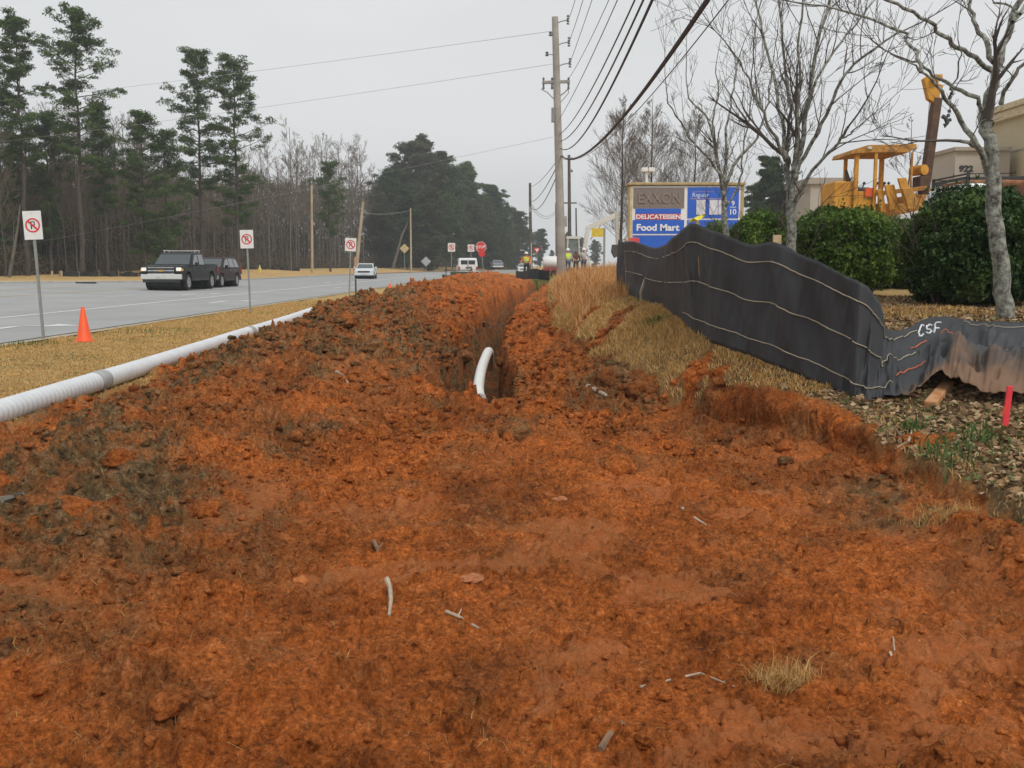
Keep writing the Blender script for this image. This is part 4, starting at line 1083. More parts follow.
for i in range((len(P)-1)*6+1): sm.append(cr_interp(P, min(i/6, len(P)-1.001)))
c0 = P[0].copy(); rt = empty('trench_pipe', c0, 0, 'short white pipe curving up out of the open trench', 'pipe')
MB().tube([p-c0 for p in sm], .066, 16).obj('tube', mat('pvc_pale', (.74, .74, .70), .4, var=.04), rt, 60)
MB().tube([sm[0]-c0+(sm[0]-sm[1]).normalized()*.02, sm[1]-c0], .072, 16).obj('end_ring', pvc, rt, 60)
# ------------------------------------------------------------------ utility poles and wires
polem = mat('pole_wood_grey', (.34, .32, .28), .95, var=.25, scale=1.2, bump=.4, bscale=14); polemd = mat('pole_wood_dark', (.11, .10, .08), .95, var=.3, scale=1.5)
polet = mat('pole_wood_tan', (.42, .33, .22), .95, var=.2, scale=1.)
ins = mat('insulator', (.12, .11, .11), .4); steel = mat('galvanised', (.36, .37, .38), .45, metal=.6, var=.12); wire_m = mat('wire_dark', (.045, .045, .05), .6); wire_l = mat('wire_grey', (.16, .16, .17), .6)
YP = 38.
pb = at(562, 285, YP); pb.z = H(pb.x, YP)-.05; ptp = at(555, 17, YP)
up = empty('utility_pole', pb, 0, 'tall grey wooden utility pole at the trench with insulator arms near the top', 'utility pole')
MB().tube([(0, 0, -.3), (ptp-pb)*.5, ptp-pb], [.175, .145, .115], 12).obj('pole', polem, up, 50)
def PP(px, py): 
    q = at(px, py, YP)-pb; return q
mb = MB()
attach = {}
for (y_, xx, yt) in ((24, 568, 20), (46, 569, 42), (67, 570, 63)):
    f = (y_-17)/268; a = PP(555+f*7, y_); e2 = PP(xx, y_-4)
    m2 = MB().tube([a, a.lerp(e2, .5)+Vector((0, 0, .03)), e2], .022, 6); m2.obj('bracket', steel, up)
    m3 = MB()
    for k in range(4): m3.lathe([(.0, -.16+k*.09), (.06, -.15+k*.09), (.03, -.09+k*.09)], 8, e2)
    m3.obj('insulator', ins, up, 40); attach[y_] = pb+e2
for (y_, xx) in ((35, 550.5), (55, 547)):
    a = PP(556, y_); e2 = PP(xx, y_-1); MB().tube([a, e2], .02, 6).obj('bracket', steel, up); MB().lathe([(.0, -.09), (.07, -.06), (.04, .02), (.07, .05), (0, .1)], 8, e2).obj('insulator', ins, up, 40)
MB().bar(PP(543, 82.5), PP(570, 81.5), .09, .11).obj('crossarm', mat('crossarm', (.30, .29, .27), .9), up, bevel=.01)
MB().tube([PP(541, 89), PP(547, 92), PP(554, 99)], .025, 6).obj('brace', steel, up); MB().tube([PP(569, 88), PP(564, 93), PP(557, 98)], .025, 6).obj('brace', steel, up)
for xx in (543.5, 552, 568.5): MB().lathe([(.0, -.24), (.05, -.2), (.03, -.1), (.05, 0), (.03, .08), (.045, .16), (0, .22)], 8, PP(xx, 83)).obj('insulator', ins, up, 40)
MB().tube([PP(568, 83), PP(568.5, 93), PP(562, 101), PP(557, 105)], .012, 5).obj('jumper', wire_m, up)
MB().box(-.22, -.10, -.12, .12, PP(556, 122).z, PP(556, 108).z).obj('ground_box', mat('box_grey', (.25, .25, .25), .6), up, loc=(PP(556, 115).x+.05, 0, 0))
def simple_pole(px0, px1, top, Y, rb, m_, label, name='utility_pole', base=None, extra=None):
    b = at(px0, 265, Y); b.z = (H(b.x, Y) if base is None else base)-.05; t_ = at(px1, top, Y)
    rt = empty(name, b, 0, label, 'utility pole')
    MB().tube([(0, 0, -.2), (t_-b)*.5, t_-b], [rb, rb*.85, rb*.68], 10).obj('pole', m_, rt, 50)
    return rt, b, t_
r2_, b2_, t2_ = simple_pole(570, 569, 155, 78, .16, polemd, 'dark utility pole just right of the tall grey pole, farther down the line')
for h_ in (.3, 1.2): MB().lathe([(0, -.1), (.09, -.05), (.05, .1), (0, .15)], 8, (t2_-b2_)+Vector((.22, 0, -h_))).obj('insulator', ins, r2_, 40)
MB().bar((t2_-b2_)+Vector((-.6, 0, -3.6)), (t2_-b2_)+Vector((.6, 0, -3.6)), .09, .1).obj('crossarm', polemd, r2_)
MB().lathe([(0, 0), (.22, .02), (.22, .75), (.16, .82), (0, .84)], 12, (t2_-b2_)+Vector((-.35, -.1, -5.4))).obj('transformer', mat('transformer_grey', (.28, .29, .30), .5), r2_, 40)
r3_, b3_, t3_ = simple_pole(531, 530, 183, 92, .17, polemd, 'dark utility pole standing between the workers and the stop sign', base=.3)
MB().box(-.2, .0, -.2, .05, (t3_-b3_).z-2.6, (t3_-b3_).z-2.1).obj('bracket', steel, r3_)
MB().tube([(.02, -.19, 0), (.02, -.17, 3.3)], .05, 6).obj('cable_guard', mat('guard_pale', (.45, .47, .42), .7), r3_)
simple_pole(557, 556, 203, 125, .17, polemd, 'small dark pole left of the tall grey pole far down the road', base=.5)
simple_pole(577, 576, 208, 112, .12, polemd, 'thin dark pole between the tall grey pole and the white excavator', base=.6)
rr1, bb1, tt1 = simple_pole(312, 311.5, 185, 118, .17, polet, 'pale tan wooden pole against the bare woods, leftmost of three', base=.6)
rr2, bb2, tt2 = simple_pole(355.5, 363, 202, 112, .20, polet, 'leaning pale pole behind the third no parking sign', base=.6)
rr3, bb3, tt3 = simple_pole(411, 410.5, 208, 150, .16, polet, 'slim pale pole in front of the dark evergreens', base=.6)
MB().tube([(-.03, -.2, .1), (.0, -.2, 1.9)], .16, 8).obj('wrap', mat('pole_wrap', (.45, .25, .12), .9), rr2)
def wire(label, A, B, sag, r, m_, group=None, n=40):
    A = Vector(A); B = Vector(B); pts = []
    for i in range(n+1):
        t = i/n; p = A.lerp(B, t); p.z -= sag*4*t*(1-t); pts.append(p-A)
    mb = MB().tube(pts, r, 5); o = mb.obj('overhead_wire', m_, None, 60, loc=A); props(o, label, 'wire', group); return o
def proj(p):
    v = Vector(p)-Vector((0, 0, EYE)); f = v.y*math.cos(TH)-v.z*math.sin(TH); u = v.y*math.sin(TH)+v.z*math.cos(TH)
    return 512+F*v.x/f, 384-F*u/f
def fit_wire(A, exitx, midp, zB=None, YB=-12.):
    """span from the pole to the next pole behind the viewer whose sag gives this course"""
    sag, bx = np.meshgrid(np.linspace(.1, 3.6, 70), np.linspace(.5, 14, 110)); sag = sag.ravel()[:, None]; bx = bx.ravel()[:, None]
    t = np.linspace(0, 1, 240)[None]; zb = A.z+.2
    x = A.x+(bx-A.x)*t; y = A.y+(YB-A.y)*t+0*bx; z = A.z+(zb-A.z)*t-sag*4*t*(1-t)-EYE
    f = y*math.cos(TH)-z*math.sin(TH); ok = y > 1.; f = np.where(ok, f, 1); u = y*math.sin(TH)+z*math.cos(TH)
    px = 512+F*x/f; py = np.where(ok, 384-F*u/f, 1e4)
    def cross(lv):
        c = (py[:, :-1] > lv) & (py[:, 1:] <= lv); has_ = c.any(1); i = c.argmax(1); r = np.arange(len(i)); p0, p1 = py[r, i], py[r, i+1]
        g_ = (p0-lv)/np.where(has_, p0-p1, 1); return np.where(has_, px[r, i]+(px[r, i+1]-px[r, i])*g_, 1e5)
    e = np.abs(cross(0)-exitx)+(np.abs(cross(midp[1])-midp[0]) if midp else 0)
    k = int(e.argmin()); return (e[k], float(sag[k, 0]), Vector((float(bx[k, 0]), YB, zb)))
wl = [((568, 20), 575, None, .010, wire_l, 'thin upper wire leaving the topmost bracket of the tall pole', 575.),
      ((569, 42), 583, None, .010, wire_l, 'thin wire leaving the second bracket of the tall pole', 0),
      ((570, 63), 592, (580, 33), .010, wire_l, 'thin wire leaving the third bracket of the tall pole', 0),
      ((568, 80), 609, (588, 44), .009, wire_l, 'thin wire leaving the crossarm of the tall pole', 0),
      ((560, 118), 618, (588, 65), .010, wire_l, 'thin wire tied to the tall pole below its crossarm', 0),
      ((560, 134), 635, (596, 82), .013, wire_m, 'left one of three thicker cables rising from the tall pole', 0),
      ((560, 141), 643, (602, 85), .014, wire_m, 'middle one of three thicker cables rising from the tall pole', 0),
      ((560, 148), 653, (612, 85), .016, wire_m, 'right one of three thicker cables rising from the tall pole', 0),
      ((561, 156), 707, (640, 95), .027, wire_m, 'heaviest black bundled cable sweeping from the tall pole to upper right', 0),
      ((561, 158), 727, (640, 108), .007, wire_l, 'thin grey wire running just under the heaviest black cable', 0)]
for (a, ex, md_, r, m_, lab, _) in wl:
    A = at(a[0], a[1], YP); b = fit_wire(A, ex, md_)
    if b: wire(lab, A, b[2], b[1], r, m_, None, 140)
# wires down the line beyond the pole
A = at(560, 150, YP)
wire('cable from the tall pole down to the dark pole on its right', A, t2_, .3, .02, wire_m)
wire('lowest cable from the tall pole to the pole by the stop sign', at(561, 165, YP), t3_+Vector((0, 0, -2)), .9, .02, wire_m)
wire('middle cable from the tall pole to the pole by the stop sign', at(561, 158, YP), t3_+Vector((0, 0, -1.6)), .5, .02, wire_m)
wire('upper cable from the tall pole to the pole by the stop sign', at(561, 155, YP), t3_+Vector((0, 0, -.3)), .3, .014, wire_m)
for k, (hgt) in enumerate((0, .25)):
    wire(('higher' if k == 0 else 'lower')+' slack cable beyond the pole by the stop sign', t3_+Vector((0, 0, -1.7-hgt)), at(556, 210, 125)+Vector((0, 0, -hgt)), 1.0, .02, wire_m)
# service wires crossing the road
for (a, e_, lab, r) in (((553, 31), (-80, 108), 'topmost thin wire crossing the road towards the pines', .013), ((553, 64), (-80, 150), 'thin wire crossing the road below the topmost one', .012), ((553, 137), (-80, 262), 'lowest thin wire crossing the road from the tall pole', .009)):
    wire(lab, at(*a, YP), at(*e_, 95), .25, r*.6, mat('wire_pale', (.35, .35, .35), .6), None, 50)
wire('faint wire between the leaning pole and the slim pole', tt2+Vector((0, 0, -1.2)), tt3+Vector((0, 0, -.3)), .3, .018, mat('wire_pale', (.35, .35, .35), .6))
# ------------------------------------------------------------------ road signs and cones
whites = mat('sign_white', (.74, .74, .72), .5, var=.04); reds = mat('sign_red', (.62, .035, .035), .5, var=.05); blacks = mat('sign_black', (.02, .02, .02), .5); postm = mat('sign_post', (.27, .29, .27), .6, metal=.3, var=.15, scale=9)
def ring(mb, r0, r1, y, n=36, c=(0, 0)):
    vs = []; fs = []
    for k in range(n):
        a = 2*PI*k/n
        for r in (r0, r1):
            for yy in (y, y+.003): vs.append((c[0]+r*math.cos(a), yy, c[1]+r*math.sin(a)))
    for k in range(n):
        q, w_ = 4*k, 4*((k+1) % n); fs += [(q, w_, w_+2, q+2), (q+1, q+3, w_+3, w_+1), (q, q+1, w_+1, w_), (q+2, w_+2, w_+3, q+3)]
    return mb.add(vs, fs)
def no_parking(px, ytop, ybase, Y, label, pw, ph_, leanpx, rz):
    b = at(px+leanpx, ybase, Y); b.z = H(b.x, Y)-.03
    top = at(px, ytop, Y)-b
    W = pw/F*Y*1.03; Hh_ = ph_/F*Y
    rt = empty('no_parking_sign', b, 0, label, 'road sign', 'no parking signs along the road verge')
    ang = math.atan2(top.x, top.z)
    MB().bar((0, 0, -.3), (top-Vector((0, 0, .05))), .05, .03).obj('post', postm, rt)
    pl = MB(); w2, h2 = W/2, Hh_/2
    pl.prism([(-w2, -h2), (w2, -h2), (w2, h2), (-w2, h2)], -.004, .0, 'y'); c = top*((top.z-h2)/top.z)
    plo = pl.obj('plate', whites, rt, bevel=.002, loc=c+Vector((0, -.025, 0))); plo.rotation_euler = (0, ang, rz)
    r = W*.40
    mb = MB(); ring(mb, r*.80, r, -.009, c=(0, 0))
    mb.bar((-r*.62, -.0085, r*.62), (r*.62, -.0085, -r*.62), .003, r*.17, up=(0, 0, 1)) if False else None
    s = r*.64; t = r*.09
    mb.prism([(-s-t, s-t), (-s+t, s+t), (s+t, -s+t), (s-t, -s-t)], -.010, -.0072, 'y')
    mb.obj('prohibition_ring', reds, plo)
    P_ = MB(); hh = r*.55; ww = r*.13; x0 = -r*.28
    P_.box(x0, x0+ww*1.3, -.0065, -.0045, -hh, hh); P_.box(x0+ww*1.3, x0+ww*3.4, -.0064, -.0044, hh-ww, hh); P_.box(x0+ww*1.3, x0+ww*3.4, -.0064, -.0044, -.04*r, -.04*r+ww); P_.box(x0+ww*3.4, x0+ww*4.5, -.0063, -.0043, .0, hh-ww*.2)
    P_.obj('letter', blacks, plo)
    MB().lathe([(0, 0), (.01, .0), (.01, .006), (0, .008)], 8, (0, -.006, h2-.05)).obj('bolt', steel, plo)
    return rt
no_parking(32, 211, 335, 19.5, 'no parking sign nearest the camera at the left edge, post leaning', 17, 28, 12, .12)
no_parking(246.5, 230, 309, 29.8, 'no parking sign on a thin post in front of the dark red car', 12.5, 18, 4, .1)
no_parking(351, 238, 296, 40, 'no parking sign left of the white sedan, third along the verge', 10.7, 13, -2.5, .05)
no_parking(451.5, 243, 272, 84, 'far no parking sign directly left of the white van', 7, 8.5, 0, 0)
no_parking(471, 244.5, 272, 88, 'far no parking sign just behind the top right of the white van', 6.3, 7, 0, 0)
def octa(r, y0, y1): return [(r*math.cos(PI/8+k*PI/4), r*math.sin(PI/8+k*PI/4)) for k in range(8)], y0, y1
b = at(485, 270, 80); b.z = .4; tpx = at(481, 247, 80)-b
rt = empty('stop_sign', b, 0, 'red stop sign on a tilted post right of the white van', 'road sign')
MB().bar((0, 0, -.3), tpx, .06, .04).obj('post', postm, rt)
pts, _, _ = octa(.44, 0, 0); plo = MB().prism(pts, -.005, 0, 'y').obj('plate', reds, rt, loc=tpx+Vector((0, -.03, 0))); plo.rotation_euler = (0, -.10, 0)
mb = MB(); o8, _, _ = octa(.435, 0, 0); i8, _, _ = octa(.405, 0, 0)
vs = [(x, -.0075, z) for x, z in o8]+[(x, -.0075, z) for x, z in i8]; mb.add(vs, [(k, (k+1) % 8, 8+(k+1) % 8, 8+k) for k in range(8)]); mb.obj('border', whites, plo)
text_obj('lettering', 'STOP', .30, whites, plo, (0, -.009, 0), ext=.002, bold=.006)
MB().prism(pts, -.005, 0, 'y').obj('lower_plate', reds, rt, loc=tpx*.80+Vector((0, -.05, 0))).scale = (.62, 1, .62)
# yield sign
b = at(537.5, 268, 100); b.z = .4; c = at(537, 250.5, 100)-b
rt = empty('yield_sign', b, 0, 'red and white triangular yield sign behind the leftmost worker', 'road sign')
MB().bar((0, 0, -.3), c+Vector((0, .03, 0)), .06, .04).obj('post', postm, rt)
MB().prism([(-.36, .27), (.36, .27), (0, -.36)], -.01, 0, 'y').obj('plate', reds, rt, loc=c); MB().prism([(-.20, .17), (.20, .17), (0, -.18)], -.015, -.011, 'y').obj('panel', whites, rt, loc=c)
# diamonds
for (px, py, Y, m_, lab, base, sz) in ((404.5, 248.5, 118, mat('sign_tan', (.52, .40, .20), .6), 'faded yellow diamond warning sign on a post before the evergreens', 268, .56), (426, 261.5, 112, mat('sign_back', (.42, .43, .44), .4, metal=.4), 'grey diamond sign low beside the road, seen from its back', 269, .56)):
    b = at(px, base, Y); c = at(px, py, Y)-b; rt = empty('diamond_sign', b, 0, lab, 'road sign')
    MB().bar((0, .02, -.3), c+Vector((0, .02, .3)), .05, .03).obj('post', postm, rt); MB().prism([(0, -sz), (sz, 0), (0, sz), (-sz, 0)], -.006, 0, 'y').obj('plate', m_, rt, loc=c, bevel=.004)
# yellow sign behind the excavator
b = at(604, 268, 66); b.z = H(b.x, 66); rt = empty('yellow_sign', b, 0, 'plain yellow sign on a grey post behind the white excavator', 'road sign')
c = at(598, 232.5, 66)-b; MB().bar((0, .02, 0), (0, .02, c.z+.3), .14, .08).obj('post', postm, rt); MB().box(-.42, .42, -.01, .01, -.28, .28).obj('plate', mat('sign_yellow', (.62, .46, .04), .6), rt, loc=c)
# cones
conem = mat('cone_orange', (.88, .10, .015), .55, var=.06)
def cone(px, py, h_, Y, label, base=None, bands=False):
    b = at(px, py, Y); b.z = (H(b.x, Y) if base is None else base); rt = empty('traffic_cone', b, .2, label, 'traffic cone', 'orange traffic cones')
    r = h_*.24
    MB().lathe([(r, 0), (r*.98, .03*h_), (r*.84, .06*h_), (h_*.05, h_*.97), (h_*.03, h_), (h_*.015, h_*.99), (r*.7, .05*h_)], 24).obj('body', conem, rt, 40)
    MB().box(-r*1.05, r*1.05, -r*1.05, r*1.05, 0, .035*h_).obj('foot', conem, rt, bevel=.01)
    if bands: MB().lathe([(r*.52, h_*.42), (r*.36, h_*.62)], 24).obj('band', whites, rt)
    return rt
cone(84.5, 344, .64, 18.6, 'orange traffic cone standing on the verge beside the first no parking sign')
cone(390, 292, .72, 37, 'small far orange traffic cone behind the spoil bank', base=.16)
# small yellow hydrant-like marker at far verge
b = at(260, 276, 105); rt = empty('pipeline_marker', b, 0, 'small yellow marker post on the straw verge across the road', 'marker')
MB().lathe([(.13, 0), (.12, .6), (.16, .62), (.15, .8), (.06, .9), (0, .92)], 10).obj('body', mat('marker_yellow', (.75, .62, .08), .6), rt, 40); MB().lathe([(0, .9), (.07, .95), (.05, 1.12), (0, 1.14)], 8).obj('cap', whites, rt, 40)
# storm drain / black silt fence in the far verge
for (x0, x1, Y, y0, y1, lab) in ((60, 178, 82, 272, 280.5, 'long low black silt fence before the woods at the far left'), (236, 300, 122, 268, 273, 'short black silt fence section before the woods behind the pines')):
    b = at(x0, y1, Y); rt = empty('silt_fence', b, 0, lab, 'fence'); n = 30; vs = []; 
    for k in range(n+1):
        p = at(x0+(x1-x0)*k/n, y1+1, Y+.4*math.sin(k*1.3))-b; q = at(x0+(x1-x0)*k/n, y0+1.1*math.sin(k*1.7), Y+.4*math.sin(k*1.3))-b; vs += [p, q]
    o = MB().add(vs, [(2*k, 2*k+2, 2*k+3, 2*k+1) for k in range(n)]).obj('fabric', mat('fabric_far', (.025, .025, .027), .8), rt); o.modifiers.new('t', 'SOLIDIFY').thickness = .01
    for k in range(0, n+1, 5): MB().bar(vs[2*k]+Vector((0, -.05, 0)), vs[2*k+1]+Vector((0, -.05, .1)), .05, .05).obj('stake', stake_m, rt)
b = at(86, 284.5, 60); b.z = float(z_road(b.x, b.y))+.01
rt = empty('drain_inlet', b, 0, 'dark storm drain inlet in the far kerb', 'drain'); MB().box(-.55, .55, -.18, .18, -.05, .08).obj('opening', mat('dark_iron', (.03, .03, .03), .8), rt, bevel=.02); MB().box(-.6, .6, .19, .36, -.05, .12).obj('hood', curbm, rt, bevel=.02)
for (px, lab) in ((52.5, 'pale short post at the left end of the far silt fence'), (62, 'second pale short post, at the start of the far silt fence')):
    b = at(px, 281, 80); o = MB().bar((0, 0, -.1), (0, 0, .8), .13, .13).obj('marker_post', polet, loc=b, bevel=.01); props(o, lab, 'post')
# thin dark stake before the third sign
b = hit(356, 300); 
o = MB().bar((0, 0, -.1), (.0, 0, .4), .03, .03).obj('grade_stake', polemd, loc=b); props(o, 'small dark stake near the third no parking sign', 'stake')
# ------------------------------------------------------------------ roadside business sign
YS = 35.; SC = YS/F
b = at(686, 272, YS); b.z = H(b.x, YS)-.1
rt = empty('business_sign', b, 0, 'wide monument sign with brown and blue panels behind the silt fence', 'sign')
gold = mat('sign_frame_gold', (.42, .31, .15), .7); goldl = mat('sign_frame_light', (.60, .47, .24), .7); blue = mat('sign_blue', (.020, .115, .56), .45, var=.04); brown = mat('sign_brown', (.20, .165, .145), .6, var=.06); brownl = mat('sign_brown_raised', (.235, .195, .17), .55, var=.05); wh = mat('sign_panel_white', (.78, .78, .80), .5, var=.03); grey = mat('sign_slot_grey', (.60, .60, .66), .5)
def zx(v): return (at(600+v/6.4, 265, YS)-b).x
def zz(v): return (at(686, 165+v/6.4, YS)-b).z
def panel(name, x0, x1, y0, y1, d0, d1, m_, bev=.0): return MB().box(zx(x0), zx(x1), -d1, -d0, zz(y1), zz(y0)).obj(name, m_, rt, bevel=bev)
MB().box(zx(186), zx(908), -.0, .6, 0, zz(132)).obj('cabinet', goldl, rt, bevel=.01)
MB().box(zx(172), zx(918), -.12, .72, zz(130), zz(112)).obj('cap', gold, rt, bevel=.02)
panel('side_trim', 186, 200, 134, 560, .0, .05, goldl); panel('side_trim', 890, 908, 134, 560, .0, .05, gold)
panel('back_panel', 200, 890, 134, 560, .001, .02, wh)
panel('brand_panel', 208, 530, 146, 276, .021, .05, brown)
t = text_obj('brand_lettering', 'EXXON', .74, brownl, rt, (zx(372), -.062, zz(212)), ext=.016, bold=.012, fitw=zx(507)-zx(240), fith=zz(178)-zz(246))
panel('blue_strip', 222, 510, 280, 312, .021, .045, blue)
panel('red_strip', 222, 510, 313, 349, .021, .045, mat('sign_red_band', (.55, .03, .05), .5))
text_obj('lettering', 'DELICATESSEN', .235, wh, rt, (zx(367), -.05, zz(331)), ext=.003, bold=.008, fitw=zx(508)-zx(226), fith=zz(317)-zz(346))
panel('blue_panel', 206, 532, 352, 440, .021, .045, blue)
text_obj('lettering', 'Food Mart', .40, wh, rt, (zx(366), -.05, zz(400)), ext=.003, bold=.014, fitw=zx(502)-zx(230), fith=zz(376)-zz(420))
panel('lower_blue_panel', 206, 532, 452, 540, .021, .045, blue); panel('divider', 206, 532, 443, 449, .03, .052, wh)
panel('price_panel', 552, 876, 144, 340, .021, .045, blue)
panel('price_panel_lower', 552, 876, 352, 560, .021, .045, blue)
panel('accent_line', 566, 800, 214, 219, .045, .050, mat('accent', (.40, .25, .28), .6)); panel('accent_line', 578, 716, 170, 174, .045, .050, mat('accent2', (.30, .20, .30), .6))
text_obj('lettering', 'Regular', .20, mat('sign_pale_blue', (.50, .60, .85), .5), rt, (zx(632), -.05, zz(196)), ext=.003, bold=.003, shear=.2, fitw=zx(686)-zx(578))
panel('price_slot', 607, 664, 224, 320, .046, .06, grey); panel('price_slot', 690, 744, 224, 318, .046, .06, grey); panel('price_slot', 747, 800, 224, 318, .046, .0605, grey)
text_obj('fraction_digit', '9', .22, wh, rt, (zx(840), -.05, zz(245)), ext=.003, bold=.004); panel('fraction_bar', 820, 860, 268, 272, .046, .052, wh); text_obj('fraction_digit', '10', .26, wh, rt, (zx(842), -.05, zz(300)), ext=.003, bold=.004)
# yard light
b = at(646.5, 265, 50); b.z = H(b.x, 50); rt = empty('street_lamp', b, 0, 'white twin headed area light rising behind the business sign', 'street lamp')
t_ = (at(646.5, 172, 50)-b); MB().tube([(0, 0, 0), t_], [.09, .06], 10).obj('pole', whites, rt, 50)
MB().box(-.33, -.02, -.2, .2, t_.z, t_.z+.2).obj('lamp_head', whites, rt, bevel=.03); MB().box(.02, .33, -.2, .2, t_.z, t_.z+.2).obj('lamp_head', whites, rt, bevel=.03)
# ------------------------------------------------------------------ buildings
stucco = mat('stucco_beige', (.40, .36, .31), .95, var=.06, scale=.5); stucco2 = mat('stucco_tan', (.50, .42, .27), .95, var=.06, scale=.5); trim = mat('cornice', (.34, .30, .25), .9); trim2 = mat('cornice_tan', (.56, .47, .31), .9); brick = mat('brick_red', (.28, .12, .08), .95, var=.25, scale=3)
glassd = mat('glass_dark', (.03, .035, .04), .12, spec=.8); 
Yb = 58.
def bx(px, Y=Yb): return at(px, 265, Y).x
def bz(py, Y=Yb): return EYE+(265-py)/F*Y
rt = empty('shop_building', (bx(960), Yb, 1.0), 0, 'beige stucco building numbered 922 behind the yellow machine', 'building')
o_ = Vector((bx(960), Yb, 1.0))
def B(name, x0, x1, y0, y1, z0, z1, m_, par, o_=o_, bev=0.): return MB().box(x0-o_.x, x1-o_.x, y0-o_.y, y1-o_.y, z0-o_.z, z1-o_.z).obj(name, m_, par, bevel=bev)
g0 = 1.0
xl, xr = bx(950), bx(1004)
MB().prism([(xl-o_.x, 0), (xr-o_.x, 0), (xr-o_.x, bz(154)-g0), (xl-o_.x, bz(154)-g0)], 0, 3.2, 'y').obj('wall', stucco, rt)
MB().prism([(xl-o_.x-.15, bz(154)-g0), (xr-o_.x, bz(154)-g0), (xr-o_.x, bz(150.5)-g0), (xl-o_.x-.15, bz(150.5)-g0)], -.22, 3.3, 'y').obj('cornice', trim, rt)
text_obj('house_number', '922', .72, blacks, rt, (bx(961)-o_.x, -.03, bz(171)-g0), ext=.02, bold=.03, fitw=.80, fith=.36)
B('band', xl-.05, xr, Yb-.08, Yb, bz(181), bz(179), trim, rt)
B('window', bx(954), bx(966), Yb-.05, Yb-.01, g0+.4, bz(192), glassd, rt)
Y2b = 52.; rt = empty('shop_building', (bx(1010, Y2b), Y2b, 1.0), 0, 'taller yellow tan building with deep cornice at the right edge', 'building'); o2 = Vector((bx(1010, Y2b), Y2b, 1.0))
xl2 = 28.8
B('wall', xl2, xl2+16, Y2b, Y2b+10, g0, 9.9, stucco2, rt, o2); B('cornice', xl2-.35, xl2+16.3, Y2b-.35, Y2b+10.1, 9.9, 10.4, trim2, rt, o2, .05); B('cornice', xl2-.5, xl2+16.4, Y2b-.5, Y2b+10.2, 10.403, 10.75, trim2, rt, o2, .05)
B('brick_band', xl2-.1, xl2-.004, Y2b+.2, Y2b+8.5, g0, 6.2, brick, rt, o2); B('awning', xl2-.9, xl2-.11, Y2b+.4, Y2b+3.6, 6.21, 7.1, mat('awning_yellow', (.70, .50, .06), .7), rt, o2, .03)
B('reveal', xl2-.05, xl2-.002, Y2b-.002, Y2b+10, 8.0, 8.1, trim, rt, o2)
Y3b = 95; rt = empty('shop_building', (bx(832, Y3b), Y3b, 1.), 0, 'low distant beige building left of the yellow machine', 'building'); o3 = Vector((bx(832, Y3b), Y3b, 1.))
B('wall', bx(808, Y3b), bx(850, Y3b), Y3b, Y3b+15, .6, bz(186, Y3b), stucco, rt, o3); B('cornice', bx(808, Y3b)-.3, bx(850, Y3b)+.3, Y3b-.3, Y3b+15.3, bz(186, Y3b), bz(180, Y3b), trim, rt, o3); B('window', bx(815, Y3b), bx(825, Y3b), Y3b-.04, Y3b-.003, 1.2, 4., glassd, rt, o3)
# ------------------------------------------------------------------ yellow side-boom machine
YM = 24.
mb_ = at(878, 265, YM); gm = H(mb_.x, YM); OM = Vector((mb_.x, YM, gm))
ym = mat('machine_yellow', (.46, .20, .018), .65, col2=(.68, .33, .035), scale=3, bump=.1); yd = mat('machine_yellow_worn', (.26, .12, .03), .8, col2=(.58, .28, .05), scale=7); rust = mat('rusty_boom', (.10, .055, .035), .85, var=.35, scale=4); trk = mat('track_steel', (.06, .05, .045), .7); hook = mat('hook_steel', (.05, .05, .055), .5)
rt = empty('side_boom_machine', OM, 0, 'yellow crawler crane machine with open canopy behind the hedge', 'construction machine')
def mx_(px): return at(px, 265, YM).x-OM.x
def mz(py): return at(878, py, YM).z-gm
def m2(px, py): q = at(px, py, YM); return (q.x-OM.x, q.z-gm)
def m3(px, y, py): q = at(px, py, YM); return (q.x-OM.x, y, q.z-gm)
for yy in (-.95, .65):
    prof = [(-1.5, .32), (-1.38, .08), (-1.2, 0), (1.2, 0), (1.42, .1), (1.52, .35), (1.42, .6), (1.2, .72), (-1.2, .72), (-1.42, .55)]
    MB().prism(prof, yy, yy+.45, 'y').obj('track', trk, rt, bevel=.03)
hb = MB(); hb.box(mx_(824), mx_(846), -.55, .5, .5, mz(183)); hb.obj('engine_hood', ym, rt, bevel=.04)
MB().box(mx_(846), mx_(862), -.6, .6, .45, mz(193)).obj('body', ym, rt, bevel=.03); MB().box(mx_(858), mx_(915), -.6, .6, .4, mz(205)).obj('chassis', yd, rt, bevel=.03)
# canopy
cz = mz(156)
MB().prism([m2(841, 157.5), m2(843, 153), m2(858, 148.5), m2(904.5, 147.5), m2(904.5, 151), m2(896, 156), m2(860, 156)], -.72, .72, 'y').obj('canopy_roof', yd, rt, bevel=.015)
for (px, w_, yy) in ((844, .09, -.6), (861.5, .07, -.66), (886.5, .10, .6), (897, .045, -.62), (850, .08, .6)):
    MB().bar((mx_(px), yy, .5), (mx_(px), yy, cz+.02), w_, w_).obj('canopy_post', ym if w_ > .05 else yd, rt, bevel=.01)
MB().lathe([(0, -.05), (.05, -.04), (.06, .0), (0, .02)], 10, m3(858.5, -.74, 151)).obj('work_lamp', whites, rt)
MB().tube([m3(846, 0, 170), m3(848, 0, 180), m3(853, 0, 188)], [.03, .06, .03], 8).obj('seat_back', hook, rt)
MB().box(mx_(850), mx_(864), -.25, .25, mz(196), mz(188)).obj('seat', hook, rt, bevel=.04)
for px in (856, 869, 876, 880): MB().tube([m3(px, -.2, 198), (mx_(px)+.04, -.22, mz(184))], .015, 6).obj('lever', hook, rt); MB().sphere((mx_(px)+.04, -.22, mz(184)), .035).obj('knob', hook, rt, 60)
